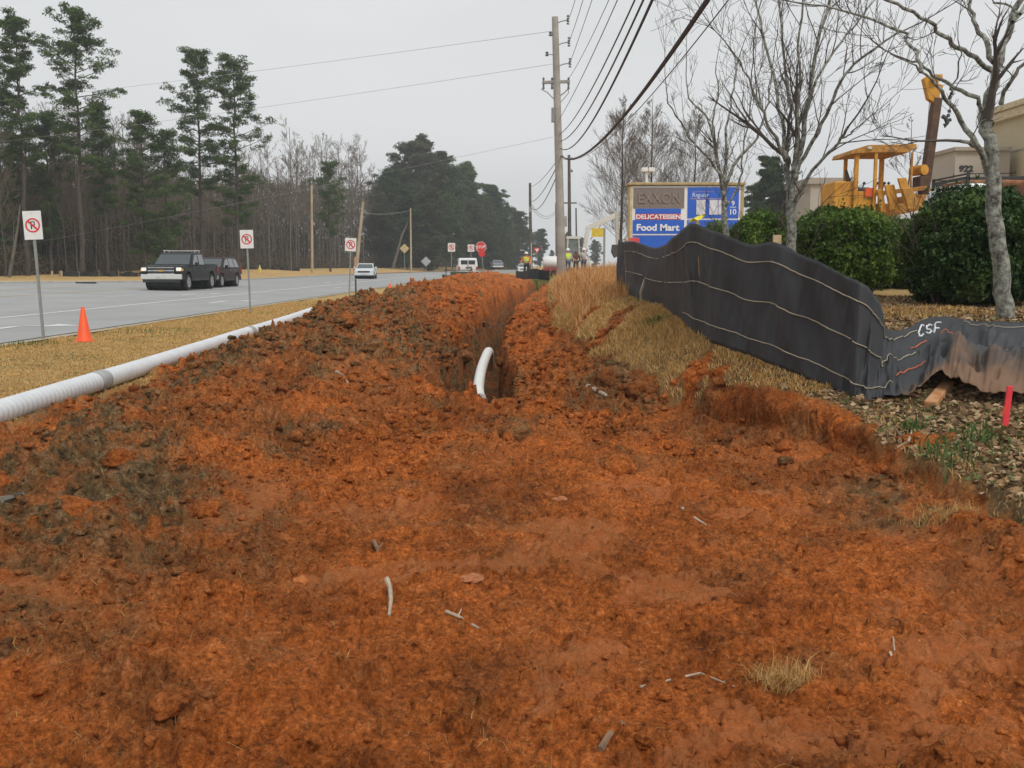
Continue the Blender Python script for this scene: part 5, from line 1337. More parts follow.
MB().box(mx_(853), mx_(860), -.66, -.6, mz(199), mz(190)).obj('orange_panel', mat('warning_orange', (.70, .10, .02), .6), rt)
# leaning counterweight slabs
for (x0, x1, x2, x3, zt, zb) in ((865, 870.5, 874, 869, 192, 214), (871, 880, 886, 876, 188, 212), (881, 889, 896, 888, 182, 208), (884, 894, 903, 890, 192, 212), (904, 909, 915, 908, 193, 214)):
    MB().prism([m2(x0, zt), m2(x1, zt-.6), m2(x2, zb), m2(x3, zb)], -.80-.016*(x0-865), -.72-.016*(x0-865), 'y').obj('counterweight_plate', ym if x0 % 2 else yd, rt, bevel=.012)
MB().bar(m3(862, -.62, 196), m3(916, -.62, 190), .06, .10).obj('rail', yd, rt, bevel=.01)
MB().box(mx_(900), mx_(918), -.5, .5, .45, mz(196)).obj('winch_housing', yd, rt, bevel=.03)
# boom
MB().bar(m3(919, -.1, 214), m3(935, -.1, 99), .19, .24).obj('boom', rust, rt, bevel=.02)
MB().prism([m2(920.5, 80), m2(925, 77), m2(939, 75.5), m2(939.5, 79), m2(934, 84), m2(940, 87), m2(939, 90), m2(936, 97), m2(938, 102), m2(932, 105), m2(925, 100)], -.20, -.02, 'y').obj('boom_head', ym, rt, bevel=.012)
MB().lathe([(.0, -.05), (.10, -.05), (.10, .05), (0, .05)], 16).obj('sheave', yd, rt, loc=m3(931, -.26, 81)).rotation_euler = (PI/2, 0, 0)
ch = MB()
for k in range(8):
    z = mz(90+k*4.4); x = mx_(939.5+1.3*math.sin(k*1.9)); ch.lathe([(.0, -.045), (.045, -.02), (.035, .03), (0, .05)], 7, (x, -.15+.02*(k % 2), z))
ch.obj('chain', hook, rt)
hk = MB().tube([m3(939.5, -.15, 117), m3(943, -.15, 119), m3(944.5, -.15, 124), m3(942, -.15, 127.5), m3(941, -.15, 124.5)], [.05, .055, .05, .035, .02], 8); hk.obj('hook', hook, rt, 50)
MB().tube([m3(927, -.15, 100), m3(921, -.2, 168)], .008, 5).obj('cable', hook, rt)
cy = MB().lathe([(0, -.2), (.12, -.19), (.12, .19), (0, .2)], 18).obj('winch_drum', ym, rt, 40, loc=m3(916, -.15, 171)); cy.rotation_euler = (PI/2, 0, .4)
MB().box(mx_(910), mx_(921), -.35, .1, mz(190), mz(177)).obj('winch_mount', rust, rt, bevel=.02)
# ------------------------------------------------------------------ vehicles
tyre = mat('tyre', (.02, .02, .02), .85); rimm = mat('rim_alloy', (.42, .43, .44), .3, metal=.8); glass = mat('car_glass', (.03, .045, .05), .08, spec=.9, coat=.5); chrome = mat('chrome', (.62, .62, .62), .18, metal=.9); lampm = mat('headlamp', (.75, .75, .70), .15, spec=.8, emit=(1, .93, .8, .25)); lampo = mat('headlamp_off', (.62, .64, .62), .15, spec=.8); tail = mat('tail_lamp', (.42, .02, .02), .25); amber = mat('amber_lamp', (.72, .30, .02), .3)
plastic = mat('black_plastic', (.03, .03, .032), .6)
def arc(cy_, r, z0, n=8):
    return [(cy_+r*math.cos(PI-PI*k/n), z0+r*math.sin(PI-PI*k/n)*1.0) for k in range(n+1)]
def vehicle(name, label, cat, loc, rz, paint, S, lights_on=False, group=None):
    """front towards +Y; S holds the dimensions"""
    rt = empty(name, loc, rz, label, cat, group)
    Lh, W, zb, belt = S['L']/2, S['W']/2, S['zb'], S['belt']
    r = S['r']; fy, ry = S['fy'], S['ry']
    top = S['top_profile']        # from front to rear along the belt / hood line
    low = [(-Lh, zb+.05), (ry-r-.07, zb)]+arc(ry, r+.07, zb)[0:]+[(ry+r+.07, zb)]+[(fy-r-.07, zb)]+arc(fy, r+.07, zb)+[(fy+r+.07, zb), (Lh, zb+.06)]
    clean = []
    for p in low:
        if not clean or (abs(p[0]-clean[-1][0])+abs(p[1]-clean[-1][1])) > .012: clean.append(p)
    poly = clean+top
    MB().prism(poly, -W, W, 'x', taper=lambda v: (v[0]*(1-.06*max(0, (abs(v[1])-Lh*.8)/(Lh*.2))), v[1], v[2])).obj('body', paint, rt, bevel=.045)
    # cabin
    cab = S['cabin']              # polygon (y,z), lower edge at belt
    tum = S.get('tumble', .16); zt = max(z for _, z in cab)
    hw = lambda z: (W-.05)-tum*max(0, (z-belt)/(zt-belt))
    MB().prism(cab, -1, 1, 'x', taper=lambda v: (v[0]*hw(v[2]), v[1], v[2])).obj('cabin', paint, rt, bevel=.05)
    # side windows
    for wpoly in S['side_windows']:
        for sd_ in (-1, 1):
            mb = MB(); n = len(wpoly); vs = [(sd_*(hw(z)+.012), y, z) for y, z in wpoly]+[(sd_*(hw(z)-.02), y, z) for y, z in wpoly]
            mb.add(vs, [tuple(range(n)), tuple(reversed(range(n, 2*n)))]+[(i, (i+1) % n, n+(i+1) % n, n+i) for i in range(n)]); mb.obj('side_window', glass, rt)
    def slope_glass(nm, a, b, ins=.08):
        (ya, za), (yb, zb_) = a, b; ya2 = ya+(yb-ya)*.06; za2 = za+(zb_-za)*.06; yb2 = ya+(yb-ya)*.93; zb2 = za+(zb_-za)*.93
        n = Vector((0, zb_-za, -(yb-ya))).normalized()
        if n.z < 0: n = -n
        if nm == 'windscreen' and n.y < 0: n = -n
        w1, w2 = hw(za2)-ins, hw(zb2)-ins
        q = [Vector((-w1, ya2, za2)), Vector((w1, ya2, za2)), Vector((w2, yb2, zb2)), Vector((-w2, yb2, zb2))]
        mb = MB(); mb.add([p+n*.02 for p in q]+[p-n*.02 for p in q], [(0, 1, 2, 3), (7, 6, 5, 4), (0, 4, 5, 1), (1, 5, 6, 2), (2, 6, 7, 3), (3, 7, 4, 0)]); return mb.obj(nm, glass, rt)
    slope_glass('windscreen', *S['ws'])
    slope_glass('rear_window', *S['rw'])
    # wheels
    for y in (fy, ry):
        for sd_ in (-1, 1):
            x0, x1 = sd_*(W-.24), sd_*(W+.0)
            wmb = MB(); pr = [(r*.62, -.12), (r*.9, -.13), (r, -.09), (r, .09), (r*.9, .13), (r*.62, .12)]
            wo = MB().lathe(pr+[pr[0]], 26).obj('wheel', tyre, rt, 40, loc=(sd_*(W-.12), y, r)); wo.rotation_euler = (0, PI/2, 0)
            rm = MB(); rm.lathe([(0, .06*sd_), (r*.16, .09*sd_), (r*.2, .05*sd_), (r*.58, .10*sd_), (r*.63, .125*sd_), (r*.63, -.1*sd_)], 20)
            rm.obj('rim', rimm, wo, 40)
            hubs = MB()
            for k in range(5):
                a = k*2*PI/5; hubs.bar((0, 0, .10*sd_), (r*.58*math.cos(a), r*.58*math.sin(a), .11*sd_), .07, .02)
            hubs.obj('spokes', rimm, wo)
    # dark arch liner
    mbl = MB()
    for y in (fy, ry): mbl.prism([(y+(r+.05)*math.cos(a), r+.0+(r+.05)*math.sin(a)) for a in [k*2*PI/16 for k in range(16)]], -(W-.28), W-.28, 'x')
    mbl.obj('wheel_well', plastic, rt)
    fr = S['front']; zf = S['hood']
    # front
    yF = Lh+.004
    MB().box(-W*.62, W*.62, yF-.05, yF+.02, fr['g0'], fr['g1']).obj('grille', S.get('grille', plastic), rt, bevel=.015)
    if fr.get('bar'):
        MB().box(-W*.64, W*.64, yF+.0, yF+.045, (fr['g0']+fr['g1'])/2-.03, (fr['g0']+fr['g1'])/2+.03).obj('grille_bar', paint if fr['bar'] == 'body' else chrome, rt, bevel=.01)
        if fr.get('emblem'): MB().prism([(-.13, .0), (-.10, .045), (.13, .045), (.10, .0), (.13, -.045), (-.13, -.045)], yF+.046, yF+.065, 'y').obj('badge', mat('badge_gold', (.65, .42, .06), .3, metal=.6), rt, loc=(0, 0, (fr['g0']+fr['g1'])/2))
        mbf = MB(); w1 = W*.64
        for z in (fr['g0'], fr['g1']): mbf.box(-w1, w1, yF, yF+.04, z-.02, z+.02)
        mbf.obj('grille_surround', chrome, rt)
    MB().box(-W*.985, W*.985, yF-.1, yF+.09, fr['b0'], fr['b1']).obj('front_bumper', S['bumper'], rt, bevel=.035)
    if S.get('lower'): MB().box(-W*.9, W*.9, yF-.1, yF+.05, zb-.08, fr['b0']-.004).obj('air_dam', plastic, rt, bevel=.02)
    MB().box(-.26, .26, yF+.09, yF+.1, fr['b0']+.05, fr['b0']+.17).obj('number_plate', mat('plate_grey', (.55, .55, .52), .5), rt)
    for sd_ in (-1, 1):
        xa, xb = sorted((sd_*W*.72, sd_*W*.96)); MB().box(xa, xb, yF-.12, yF+.025, fr['h0'], fr['h1']).obj('headlight', lampm if lights_on else lampo, rt, bevel=.025)
        xa, xb = sorted((sd_*W*.90, sd_*(W+.012))); 
        if fr.get('amber'): MB().box(xa, xb, yF-.22, yF-.02, fr['h0'], fr['h1']-.05).obj('turn_signal', amber, rt, bevel=.01)
        MB().box(*sorted((sd_*W*.80, sd_*(W-.02))), -Lh-.02, -Lh+.06, S['tl'][0], S['tl'][1]).obj('tail_light', tail, rt, bevel=.015)
        mw = MB().box(*sorted((sd_*(W+.02), sd_*(W+.20))), S['mir']-.07, S['mir']+.05, belt-.0, belt+.17); mw.obj('mirror', S.get('mirm', paint), rt, bevel=.03)
        for (ya, yb) in S['doors']:
            MB().box(*sorted((sd_*(W+.004), sd_*(W-.01))), ya-.006, ya+.006, zb+.12, belt).obj('door_seam', plastic, rt)
            MB().box(*sorted((sd_*(W+.0), sd_*(W+.035))), yb-.12, yb+.08, belt-.16, belt-.12).obj('door_handle', S.get('mirm', chrome), rt, bevel=.008)
        MB().box(*sorted((sd_*(W+.0), sd_*(W+.02))), ry+r+.12, fy-r-.12, zb-.02, zb+.09).obj('sill', plastic, rt, bevel=.008)
    MB().box(-W*.95, W*.95, -Lh-.08, -Lh+.1, zb, zb+.2).obj('rear_bumper', S.get('rbump', S['bumper']), rt, bevel=.03)
    return rt
def paint(nm, c, rough=.45): return mat(nm, c, rough, coat=.0, spec=.18, var=.05, scale=1.2)
# dark pickup
pk = dict(L=5.8, W=2.03, zb=.48, belt=1.22, r=.40, fy=1.95, ry=-1.70, hood=1.22,
  top_profile=[(2.9, .75), (2.88, 1.12), (2.72, 1.2), (1.35, 1.27), (-.85, 1.26), (-.86, 1.28), (-2.9, 1.28)],
  cabin=[(1.45, 1.2), (.72, 1.80), (.45, 1.87), (-.62, 1.87), (-.80, 1.80), (-.92, 1.2)], side_windows=[[(1.12, 1.27), (.62, 1.74), (.22, 1.78), (.22, 1.27)], [(.12, 1.27), (.12, 1.78), (-.62, 1.78), (-.70, 1.27)]],
  ws=((1.42, 1.24), (.72, 1.80)), rw=((-.92, 1.26), (-.80, 1.80)), front=dict(g0=.82, g1=1.12, b0=.55, b1=.80, h0=.95, h1=1.12, bar=True, emblem=True, amber=True), bumper=mat('bumper_silver', (.66, .66, .64), .3, metal=.3, var=.04), lower=True, tl=(.8, 1.2), mir=1.0, doors=((1.25, .35), (.17, -.7), (-.78, -9.)[:2]), mirm=plastic, grille=plastic, tumble=.14)
pk['doors'] = ((1.25, .35), (.17, -.68))
vx = at(170, 265, 50.5); 
def vz(x, y): return float(z_road(x, y))+.005
bpz = at(178, 289, 51.5)
truck = vehicle('pickup_truck', 'dark pickup truck with lit headlights and chrome grille, ahead of the dark red car', 'pickup truck', (bpz.x, 52.2, vz(bpz.x, 52.2)), PI-.02, paint('paint_dark_green_black', (.014, .018, .017)), pk, True)
rk = MB()
for y in (.25, -.45): rk.bar((-.8, y, 1.97), (.8, y, 1.97), .04, .03); rk.bar((-.78, y, 1.82), (-.78, y, 1.97), .03); rk.bar((.78, y, 1.82), (.78, y, 1.97), .03)
for x in (-.78, .78): rk.bar((x, .35, 1.99), (x, -.6, 1.99), .03, .03)
rk.obj('roof_rack', mat('rack_alu', (.60, .60, .60), .35, metal=.4), truck)
MB().box(-.86, .86, -2.8, -.95, 1.283, 1.30).obj('bed_opening', plastic, truck)
suv = dict(L=4.8, W=1.92, zb=.38, belt=1.08, r=.37, fy=1.48, ry=-1.42, hood=1.05,
  top_profile=[(2.4, .7), (2.38, .92), (2.2, 1.03), (1.2, 1.12), (-2.35, 1.12), (-2.42, .9)],
  cabin=[(1.3, 1.06), (.45, 1.62), (.15, 1.70), (-1.7, 1.70), (-1.95, 1.64), (-2.36, 1.06)], side_windows=[[(.98, 1.13), (.36, 1.56), (-.10, 1.62), (-.10, 1.13)], [(-.2, 1.13), (-.2, 1.62), (-1.0, 1.62), (-1.1, 1.13)], [(-1.2, 1.13), (-1.1, 1.62), (-1.72, 1.58), (-2.0, 1.13)]],
  ws=((1.27, 1.1), (.45, 1.62)), rw=((-2.3, 1.12), (-1.95, 1.64)), front=dict(g0=.72, g1=.92, b0=.42, b1=.68, h0=.76, h1=.95), bumper=paint('paint_maroon', (.030, .012, .014)), lower=True, tl=(.85, 1.15), mir=.95, doors=((1.1, -.02), (-.15, -1.02)), grille=chrome)
p = at(218, 287, 57); 
vehicle('car', 'dark red SUV driving close behind the dark pickup truck', 'car', (p.x-.65, 58.4, vz(p.x, 58.4)), PI-.02, MATS['paint_maroon'], suv)
sed = dict(L=4.6, W=1.80, zb=.30, belt=.95, r=.32, fy=1.4, ry=-1.38, hood=.9,
  top_profile=[(2.3, .55), (2.26, .76), (2.0, .86), (1.0, .98), (-1.5, 1.0), (-2.2, .98), (-2.3, .8)],
  cabin=[(1.15, .93), (.35, 1.38), (.05, 1.44), (-.7, 1.44), (-.95, 1.38), (-1.7, .95)], side_windows=[[(.85, 1.0), (.28, 1.32), (-.12, 1.37), (-.12, 1.0)], [(-.2, 1.0), (-.2, 1.37), (-.8, 1.35), (-1.2, 1.0)]],
  ws=((1.1, .96), (.35, 1.38)), rw=((-1.65, .98), (-.95, 1.38)), front=dict(g0=.58, g1=.74, b0=.32, b1=.55, h0=.6, h1=.78), bumper=paint('paint_white', (.62, .65, .67)), lower=True, tl=(.7, .92), mir=.75, doors=((.9, -.05), (-.15, -.9)))
p = at(366, 271, 97); vehicle('car', 'silver white sedan coming down the road near the third no parking sign', 'car', (p.x, 97, vz(p.x, 97)), PI+.05, MATS['paint_white'], sed)
p = at(497, 268, 165); vehicle('car', 'distant grey car just left of the utility pole by the workers', 'car', (p.x, 165, .9), .1, paint('paint_grey', (.20, .23, .26)), sed)
p = at(521, 268, 150); vehicle('car', 'distant white car half hidden behind the leftmost worker', 'car', (p.x+.4, 150, .3), PI, MATS['paint_white'], sed)
# white van seen from behind
vz0 = .75
p = at(465.5, 270, 86); rt = empty('van', (p.x, 88.5, .45), .09, 'white work van seen from behind on the roadside', 'van')
W_ = .92; vp = paint('paint_van_white', (.70, .71, .72))
prof = [(-2.5, .55), (-2.55, 1.0), (-2.50, 1.5), (-2.38, 2.0), (-2.2, 2.12), (1.2, 2.12), (1.6, 2.0), (2.0, 1.3), (2.7, 1.1), (2.75, .5)]
zc = lambda z: W_*(1-.12*max(0, (z-1.2)/.9))
MB().prism(prof, -1, 1, 'x', taper=lambda v: (v[0]*zc(v[2]), v[1], v[2])).obj('body', vp, rt, bevel=.08)
for s_ in (-1, 1):
    MB().box(*sorted((s_*.06, s_*.66)), -2.525, -2.42, 1.42, 1.88).obj('rear_window', glass, rt, bevel=.03); MB().box(*sorted((s_*.74, s_*.90)), -2.6, -2.5, .85, 1.2).obj('tail_light', tail, rt, bevel=.02)
    for y in (-1.6, 1.7):
        wo = MB().lathe([(.2, -.12), (.36, -.1), (.36, .1), (.2, .12)], 20).obj('wheel', tyre, rt, 40, loc=(s_*.82, y, .36)); wo.rotation_euler = (0, PI/2, 0); MB().lathe([(0, .05*s_), (.2, .12*s_), (.21, -.1*s_)], 14).obj('rim', rimm, wo, 40)
    MB().box(*sorted((s_*.88, s_*.935)), -.6, 1.2, 1.4, 1.85).obj('side_window', glass, rt, bevel=.02)
MB().box(-.012, .012, -2.57, -2.5, .7, 2.0).obj('door_seam', plastic, rt); MB().box(-.95, .95, -2.72, -2.5, .42, .66).obj('rear_bumper', plastic, rt, bevel=.03); MB().box(-.2, .35, -2.59, -2.54, 1.0, 1.2).obj('number_plate', mat('plate_dark', (.12, .14, .14), .5), rt)
rt.location.z = .45; rt.scale = (.92, .92, .80)
# low dark equipment trailer left of mound
p = at(458, 272, 70); rt = empty('equipment_trailer', (p.x, 70, .25), .1, 'low dark equipment trailer half hidden by the spoil bank below the van', 'trailer')
mb = MB().box(-.9, .9, -1.4, 1.4, .45, .6); mb.obj('deck', trk, rt, bevel=.02)
for s_ in (-1, 1):
    for y in (-.5, .4):
        wo = MB().lathe([(.0, -.1), (.3, -.1), (.33, 0), (.3, .1), (0, .1)], 16).obj('wheel', tyre, rt, 40, loc=(s_*.98, y, .33)); wo.rotation_euler = (0, PI/2, 0); MB().lathe([(0, .11*s_), (.15, .11*s_), (.16, .08*s_)], 12).obj('rim', rimm, wo)
    MB().bar((s_*.88, -1.4, .62), (s_*.88, -1.4, 1.1), .06).obj('upright', trk, rt); MB().bar((s_*.88, -1.4, 1.05), (s_*.88, 1.2, .85), .05).obj('side_rail', trk, rt)
MB().bar((-.9, -1.45, .95), (.9, -1.45, .95), .12, .05).obj('ramp', trk, rt)
MB().box(-.5, .5, -.6, .7, .61, .85).obj('tool_box', mat('box_green', (.05, .09, .05), .6), rt, bevel=.02)
# white pickup cab beyond the hedge with dark rack
YT = 20.5; p = at(950, 265, YT); gz_ = H(p.x, YT); rt = empty('white_truck', (p.x, YT, gz_), 0, 'white truck with black rack half hidden behind the dark bush', 'truck')
def tx_(px): return at(px, 265, YT).x-p.x
def tz_(py): return EYE+(265-py)/F*YT-gz_
TW = mat('truck_white', (.66, .68, .70), .35, coat=.3, var=.04)
MB().prism([(tx_(905), .5), (tx_(905), tz_(222)), (tx_(912), tz_(214)), (tx_(934), tz_(209)), (tx_(946), tz_(207)), (tx_(1010), tz_(207)), (tx_(1010), .5)], -.9, .9, 'y').obj('body', TW, rt, bevel=.05)
MB().prism([(tx_(934), tz_(208)), (tx_(940), tz_(191)), (tx_(946), tz_(188)), (tx_(975), tz_(188)), (tx_(978), tz_(208))], -.8, .8, 'y').obj('cab', TW, rt, bevel=.04)
MB().prism([(tx_(938.5), tz_(206)), (tx_(942.5), tz_(193)), (tx_(952), tz_(192)), (tx_(952), tz_(206))], -.82, -.806, 'y').obj('side_window', glass, rt); MB().prism([(tx_(954), tz_(206)), (tx_(954), tz_(192)), (tx_(972), tz_(192)), (tx_(973), tz_(206))], -.82, -.806, 'y').obj('side_window', glass, rt)
rk = MB()
for yy in (-.8, .8):
    rk.bar((tx_(946), yy, tz_(184)), (tx_(1040), yy, tz_(182)), .05); rk.bar((tx_(946), yy, tz_(207)), (tx_(946), yy, tz_(178)), .05); rk.bar((tx_(1008), yy, tz_(207)), (tx_(1008), yy, tz_(180)), .05)
    rk.bar((tx_(946), yy, tz_(179.5)), (tx_(985), yy, tz_(179)), .02)
for px in (946, 1008): rk.bar((tx_(px), -.8, tz_(183)), (tx_(px), .8, tz_(183)), .05)
rk.bar((tx_(946), -.8, tz_(179.3)), (tx_(946), .8, tz_(179.3)), .03)
rk.obj('ladder_rack', plastic, rt)
MB().box(tx_(950), tx_(1010), -.6, .6, tz_(188), tz_(184.3)).obj('load', mat('load_orange_brown', (.36, .16, .08), .9, var=.3), rt, bevel=.02)
for s_ in (-.85, .85):
    for px in (925, 995):
        wo = MB().lathe([(.0, -.1), (.36, -.1), (.38, 0), (.36, .1), (0, .1)], 18).obj('wheel', tyre, rt, 40, loc=(tx_(px), s_, .38)); wo.rotation_euler = (PI/2, 0, 0)
# ------------------------------------------------------------------ white mini excavator and tank
YE = 76.; p = at(590, 265, YE); g_ = H(p.x, YE); OE = Vector((p.x, YE, g_)); rt = empty('mini_excavator', OE, 0, 'white mini excavator with raised pale boom among the workers', 'excavator')
def ex(px): return at(px, 265, YE).x-OE.x
def ez(py): return EYE+(265-py)/F*YE-g_
exm = mat('excavator_white', (.62, .61, .56), .5, var=.06); arm_m = mat('arm_grey', (.45, .43, .38), .6)
for yy in (-.7, .4): MB().prism([(ex(566), .2), (ex(568), 0), (ex(590), 0), (ex(592), .2), (ex(590), .45), (ex(568), .45)], yy, yy+.35, 'y').obj('track', trk, rt, bevel=.02)
MB().box(ex(566), ex(589), -.65, .65, .5, ez(258)).obj('house', exm, rt, bevel=.05)
cab = MB()
for (xx, yy) in ((566.5, -.6), (579, -.6), (566.5, .5), (579, .5)): cab.bar((ex(xx), yy, ez(260)), (ex(xx+ (1 if xx < 570 else -1)), yy, ez(238)), .08)
cab.box(ex(566), ex(580), -.65, .55, ez(239.5), ez(237)); cab.obj('cab_frame', exm, rt, bevel=.01)
MB().box(ex(568), ex(578), -.56, .45, ez(256), ez(240)).obj('cab_glass', mat('cab_glass', (.16, .19, .19), .1, spec=.8), rt)
MB().bar((ex(583), 0, ez(256)), (ex(588), 0, ez(227)), .30, .34).obj('boom', exm, rt, bevel=.03); MB().bar((ex(587), 0, ez(229)), (ex(616), 0, ez(216)), .28, .38).obj('boom', exm, rt, bevel=.03)
MB().bar((ex(616), 0, ez(213)), (ex(617.5), 0, ez(246)), .26, .32).obj('stick', arm_m, rt, bevel=.03)
MB().tube([(ex(590), -.2, ez(240)), (ex(600), -.2, ez(226))], .05, 8).obj('hydraulic_ram', chrome, rt)
MB().prism([(ex(612), ez(245)), (ex(620), ez(245)), (ex(621), ez(255)), (ex(614), ez(258)), (ex(611), ez(252))], -.3, .3, 'y').obj('bucket', trk, rt, bevel=.02)
p = at(553, 266, 74); g_ = H(p.x, 74); rt = empty('water_tank_trailer', (p.x, 74, g_+.1), 0, 'white rounded tank on a red base behind the tall grey pole', 'trailer')
tk = MB().lathe([(0, -.75), (.36, -.72), (.46, -.6), (.46, .6), (.36, .72), (0, .75)], 18).obj('tank', whites, rt, 40, loc=(0, 0, 1.05)); tk.rotation_euler = (0, PI/2, 0); tk.scale = (1, 1.2, 1)
MB().box(-.8, .8, -.5, .5, .38, .62).obj('chassis', mat('chassis_red', (.35, .04, .03), .6), rt, bevel=.03)
for s_ in (-.55, .55): wo = MB().lathe([(0, -.08), (.25, -.08), (.28, 0), (.25, .08), (0, .08)], 14).obj('wheel', tyre, rt, 40, loc=(.1, s_, .25)); wo.rotation_euler = (PI/2, 0, 0)
# low dark silt barrier and green lawn by the workers
b = at(532, 277, 62); rt = empty('silt_fence', b, 0, 'low dark silt barrier at the workers feet beyond the trench', 'fence'); n = 16; vs = []
for k in range(n+1):
    f = k/n; p = at(516+34*f, 281-2*math.sin(f*3), 60+4*math.sin(f*2.5))-b; q = at(516+34*f, 270.5+1.2*math.sin(f*9)-1.5*f, 60+4*math.sin(f*2.5))-b; vs += [p, q]
o = MB().add(vs, [(2*k, 2*k+2, 2*k+3, 2*k+1) for k in range(n)]).obj('fabric', MATS['fabric_far'], rt); o.modifiers.new('t', 'SOLIDIFY').thickness = .01
for k in (0, 5, 10, 16): MB().bar(vs[2*k]+Vector((0, .05, 0)), vs[2*k+1]+Vector((0, .05, .08)), .05, .05).obj('stake', stake_m, rt)
# green lawn patch
rngl = np.random.default_rng(3); n = 9000; Y = rngl.uniform(70, 92, n); pxs = rngl.uniform(533, 600, n); X = (pxs-512)/F*Y
P = np.stack([X, Y, HA(X, Y)+.02], 1); blades('green_lawn', P, .10+.05*rngl.uniform(0, 1, n), .10, rngl, mat('lawn_green', (.14, .24, .05), .9), 'strip of bright green lawn behind the workers', bend=.8)
# ------------------------------------------------------------------ people
def person(px, Y, hgt, face, pose, label, cl):
    p = at(px, 265, Y); z = max(H(p.x, Y), cl.get('z', -9)); rt = empty('person', (p.x, Y, z), face, label, 'person', 'workers in safety gear beyond the trench')
    s = hgt/1.78
    J = dict(pel=(0, 0, .95), sp=(0, .0, 1.18), ch=(0, -.01, 1.36), nk=(0, 0, 1.50), hd=(0, .02, 1.60), ht=(0, .01, 1.74),
             lh=(-.10, 0, .92), lk=(-.12, .03, .50), la=(-.13, -.02, .09), lt=(-.14, .17, .04), rh=(.10, 0, .92), rk=(.13, .05, .50), ra=(.14, 0, .09), rt=(.16, .18, .04),
             ls=(-.20, 0, 1.42), le=(-.27, -.03, 1.15), lw=(-.25, .12, .93), lf=(-.25, .18, .86), rs=(.20, 0, 1.42), re=(.28, -.03, 1.15), rw=(.24, .14, .95), rf=(.23, .21, .89))
    J.update(pose)
    Rr = dict(pel=.15, sp=.145, ch=.155, nk=.058, hd=.095, ht=.06, lh=.095, lk=.065, la=.048, lt=.042, rh=.095, rk=.065, ra=.048, rt=.042, ls=.072, le=.05, lw=.036, lf=.035, rs=.072, re=.05, rw=.036, rf=.035)
    E = [('pel', 'sp'), ('sp', 'ch'), ('ch', 'nk'), ('nk', 'hd'), ('hd', 'ht'), ('pel', 'lh'), ('lh', 'lk'), ('lk', 'la'), ('la', 'lt'), ('pel', 'rh'), ('rh', 'rk'), ('rk', 'ra'), ('ra', 'rt'), ('ch', 'ls'), ('ls', 'le'), ('le', 'lw'), ('lw', 'lf'), ('ch', 'rs'), ('rs', 're'), ('re', 'rw'), ('rw', 'rf')]
    def skin(name, keys, m_, grow_=0., over=None):
        ks = [k for k in J if k in keys]; me = bpy.data.meshes.new(name); co = [Vector((over or {}).get(k, J[k]))*s for k in ks]
        me.from_pydata(co, [(ks.index(a), ks.index(c)) for a, c in E if a in ks and c in ks], []); o = link(name, me, None, rt)
        md = o.modifiers.new('skin', 'SKIN')
        for i, k in enumerate(ks): v = me.skin_vertices[0].data[i]; v.radius = ((Rr[k]+grow_)*s*(1.0 if k not in ('sp', 'ch', 'pel') else 1.08), (Rr[k]+grow_)*s*(1.0 if k not in ('sp', 'ch', 'pel') else .75)); v.use_root = (i == 0)
        sb_ = o.modifiers.new('sub', 'SUBSURF'); sb_.levels = 1; sb_.render_levels = 1; md.use_smooth_shade = True
        dg = bpy.context.evaluated_depsgraph_get(); dg.update(); m2 = bpy.data.meshes.new_from_object(o.evaluated_get(dg)); o.modifiers.clear(); o.data = m2; m2.name = name; m2.materials.clear(); m2.materials.append(m_); smooth(m2); return o
    skin('body', set(J), cl['skin'])
    skin('trousers', {'pel', 'lh', 'lk', 'la', 'rh', 'rk', 'ra'}, cl['trousers'], .012)
    skin('shirt', {'pel', 'sp', 'ch', 'ls', 'le', 'lw', 'rs', 're', 'rw'}, cl['shirt'], .012)
    if cl.get('vest'):
        skin('vest', {'pel', 'sp', 'ch', 'ls', 'rs'}, cl['vest'], .026)
        c = Vector(J['sp'])*s; MB().box(-.178*s, .178*s, -.145*s, .145*s, c.z-.02, c.z+.03).obj('reflective_band', mat('reflective', (.62, .62, .60), .3), rt, bevel=.02)
    hd = (Vector(J['hd'])*s)
    MB().lathe([(.155*s, 0), (.118*s, .012*s), (.112*s, .06*s), (.085*s, .11*s), (.04*s, .135*s), (0, .14*s)], 18, (hd.x, hd.y, hd.z+.06*s)).obj('hard_hat', cl['hat'], rt, 50)
    for k in ('la', 'ra'):
        c = Vector(J[k])*s; t_ = Vector(J[k[0]+'t'])*s; MB().tube([c+Vector((0, -.06, -.04)), c.lerp(t_, .5)+Vector((0, 0, -.01)), t_+Vector((0, .05, 0))], [.06, .06, .05], 8).obj('boot', mat('boots', (.10, .06, .035), .8), rt, 60)
    f = MB(); hy = hd.y+.085*s
    f.sphere((hd.x, hy+.015*s, hd.z), .018*s, 6, 5); f.sphere((hd.x-.035*s, hy, hd.z+.02*s), .010*s, 6, 4); f.sphere((hd.x+.035*s, hy, hd.z+.02*s), .010*s, 6, 4); f.obj('facial_features', cl['skin'], rt)
    return rt
skin_m = mat('skin', (.40, .22, .15), .6, var=.06); hv = mat('hi_vis_yellow', (.55, .72, .03), .6, var=.05); hvo = mat('hi_vis_orange', (.80, .18, .02), .6); jeans = mat('denim', (.07, .11, .19), .9); dk = mat('dark_work_clothes', (.03, .033, .04), .9); gs = mat('grey_shirt', (.42, .43, .42), .9); br_ = mat('brown_jacket', (.13, .055, .035), .9); hw = mat('hard_hat_white', (.80, .80, .78), .35, var=.03)
person(568, 66, 1.76, .3, {}, 'worker in yellow vest and blue jeans next to the tall grey pole, back turned', dict(skin=skin_m, trousers=jeans, shirt=gs, vest=hv, hat=hw))
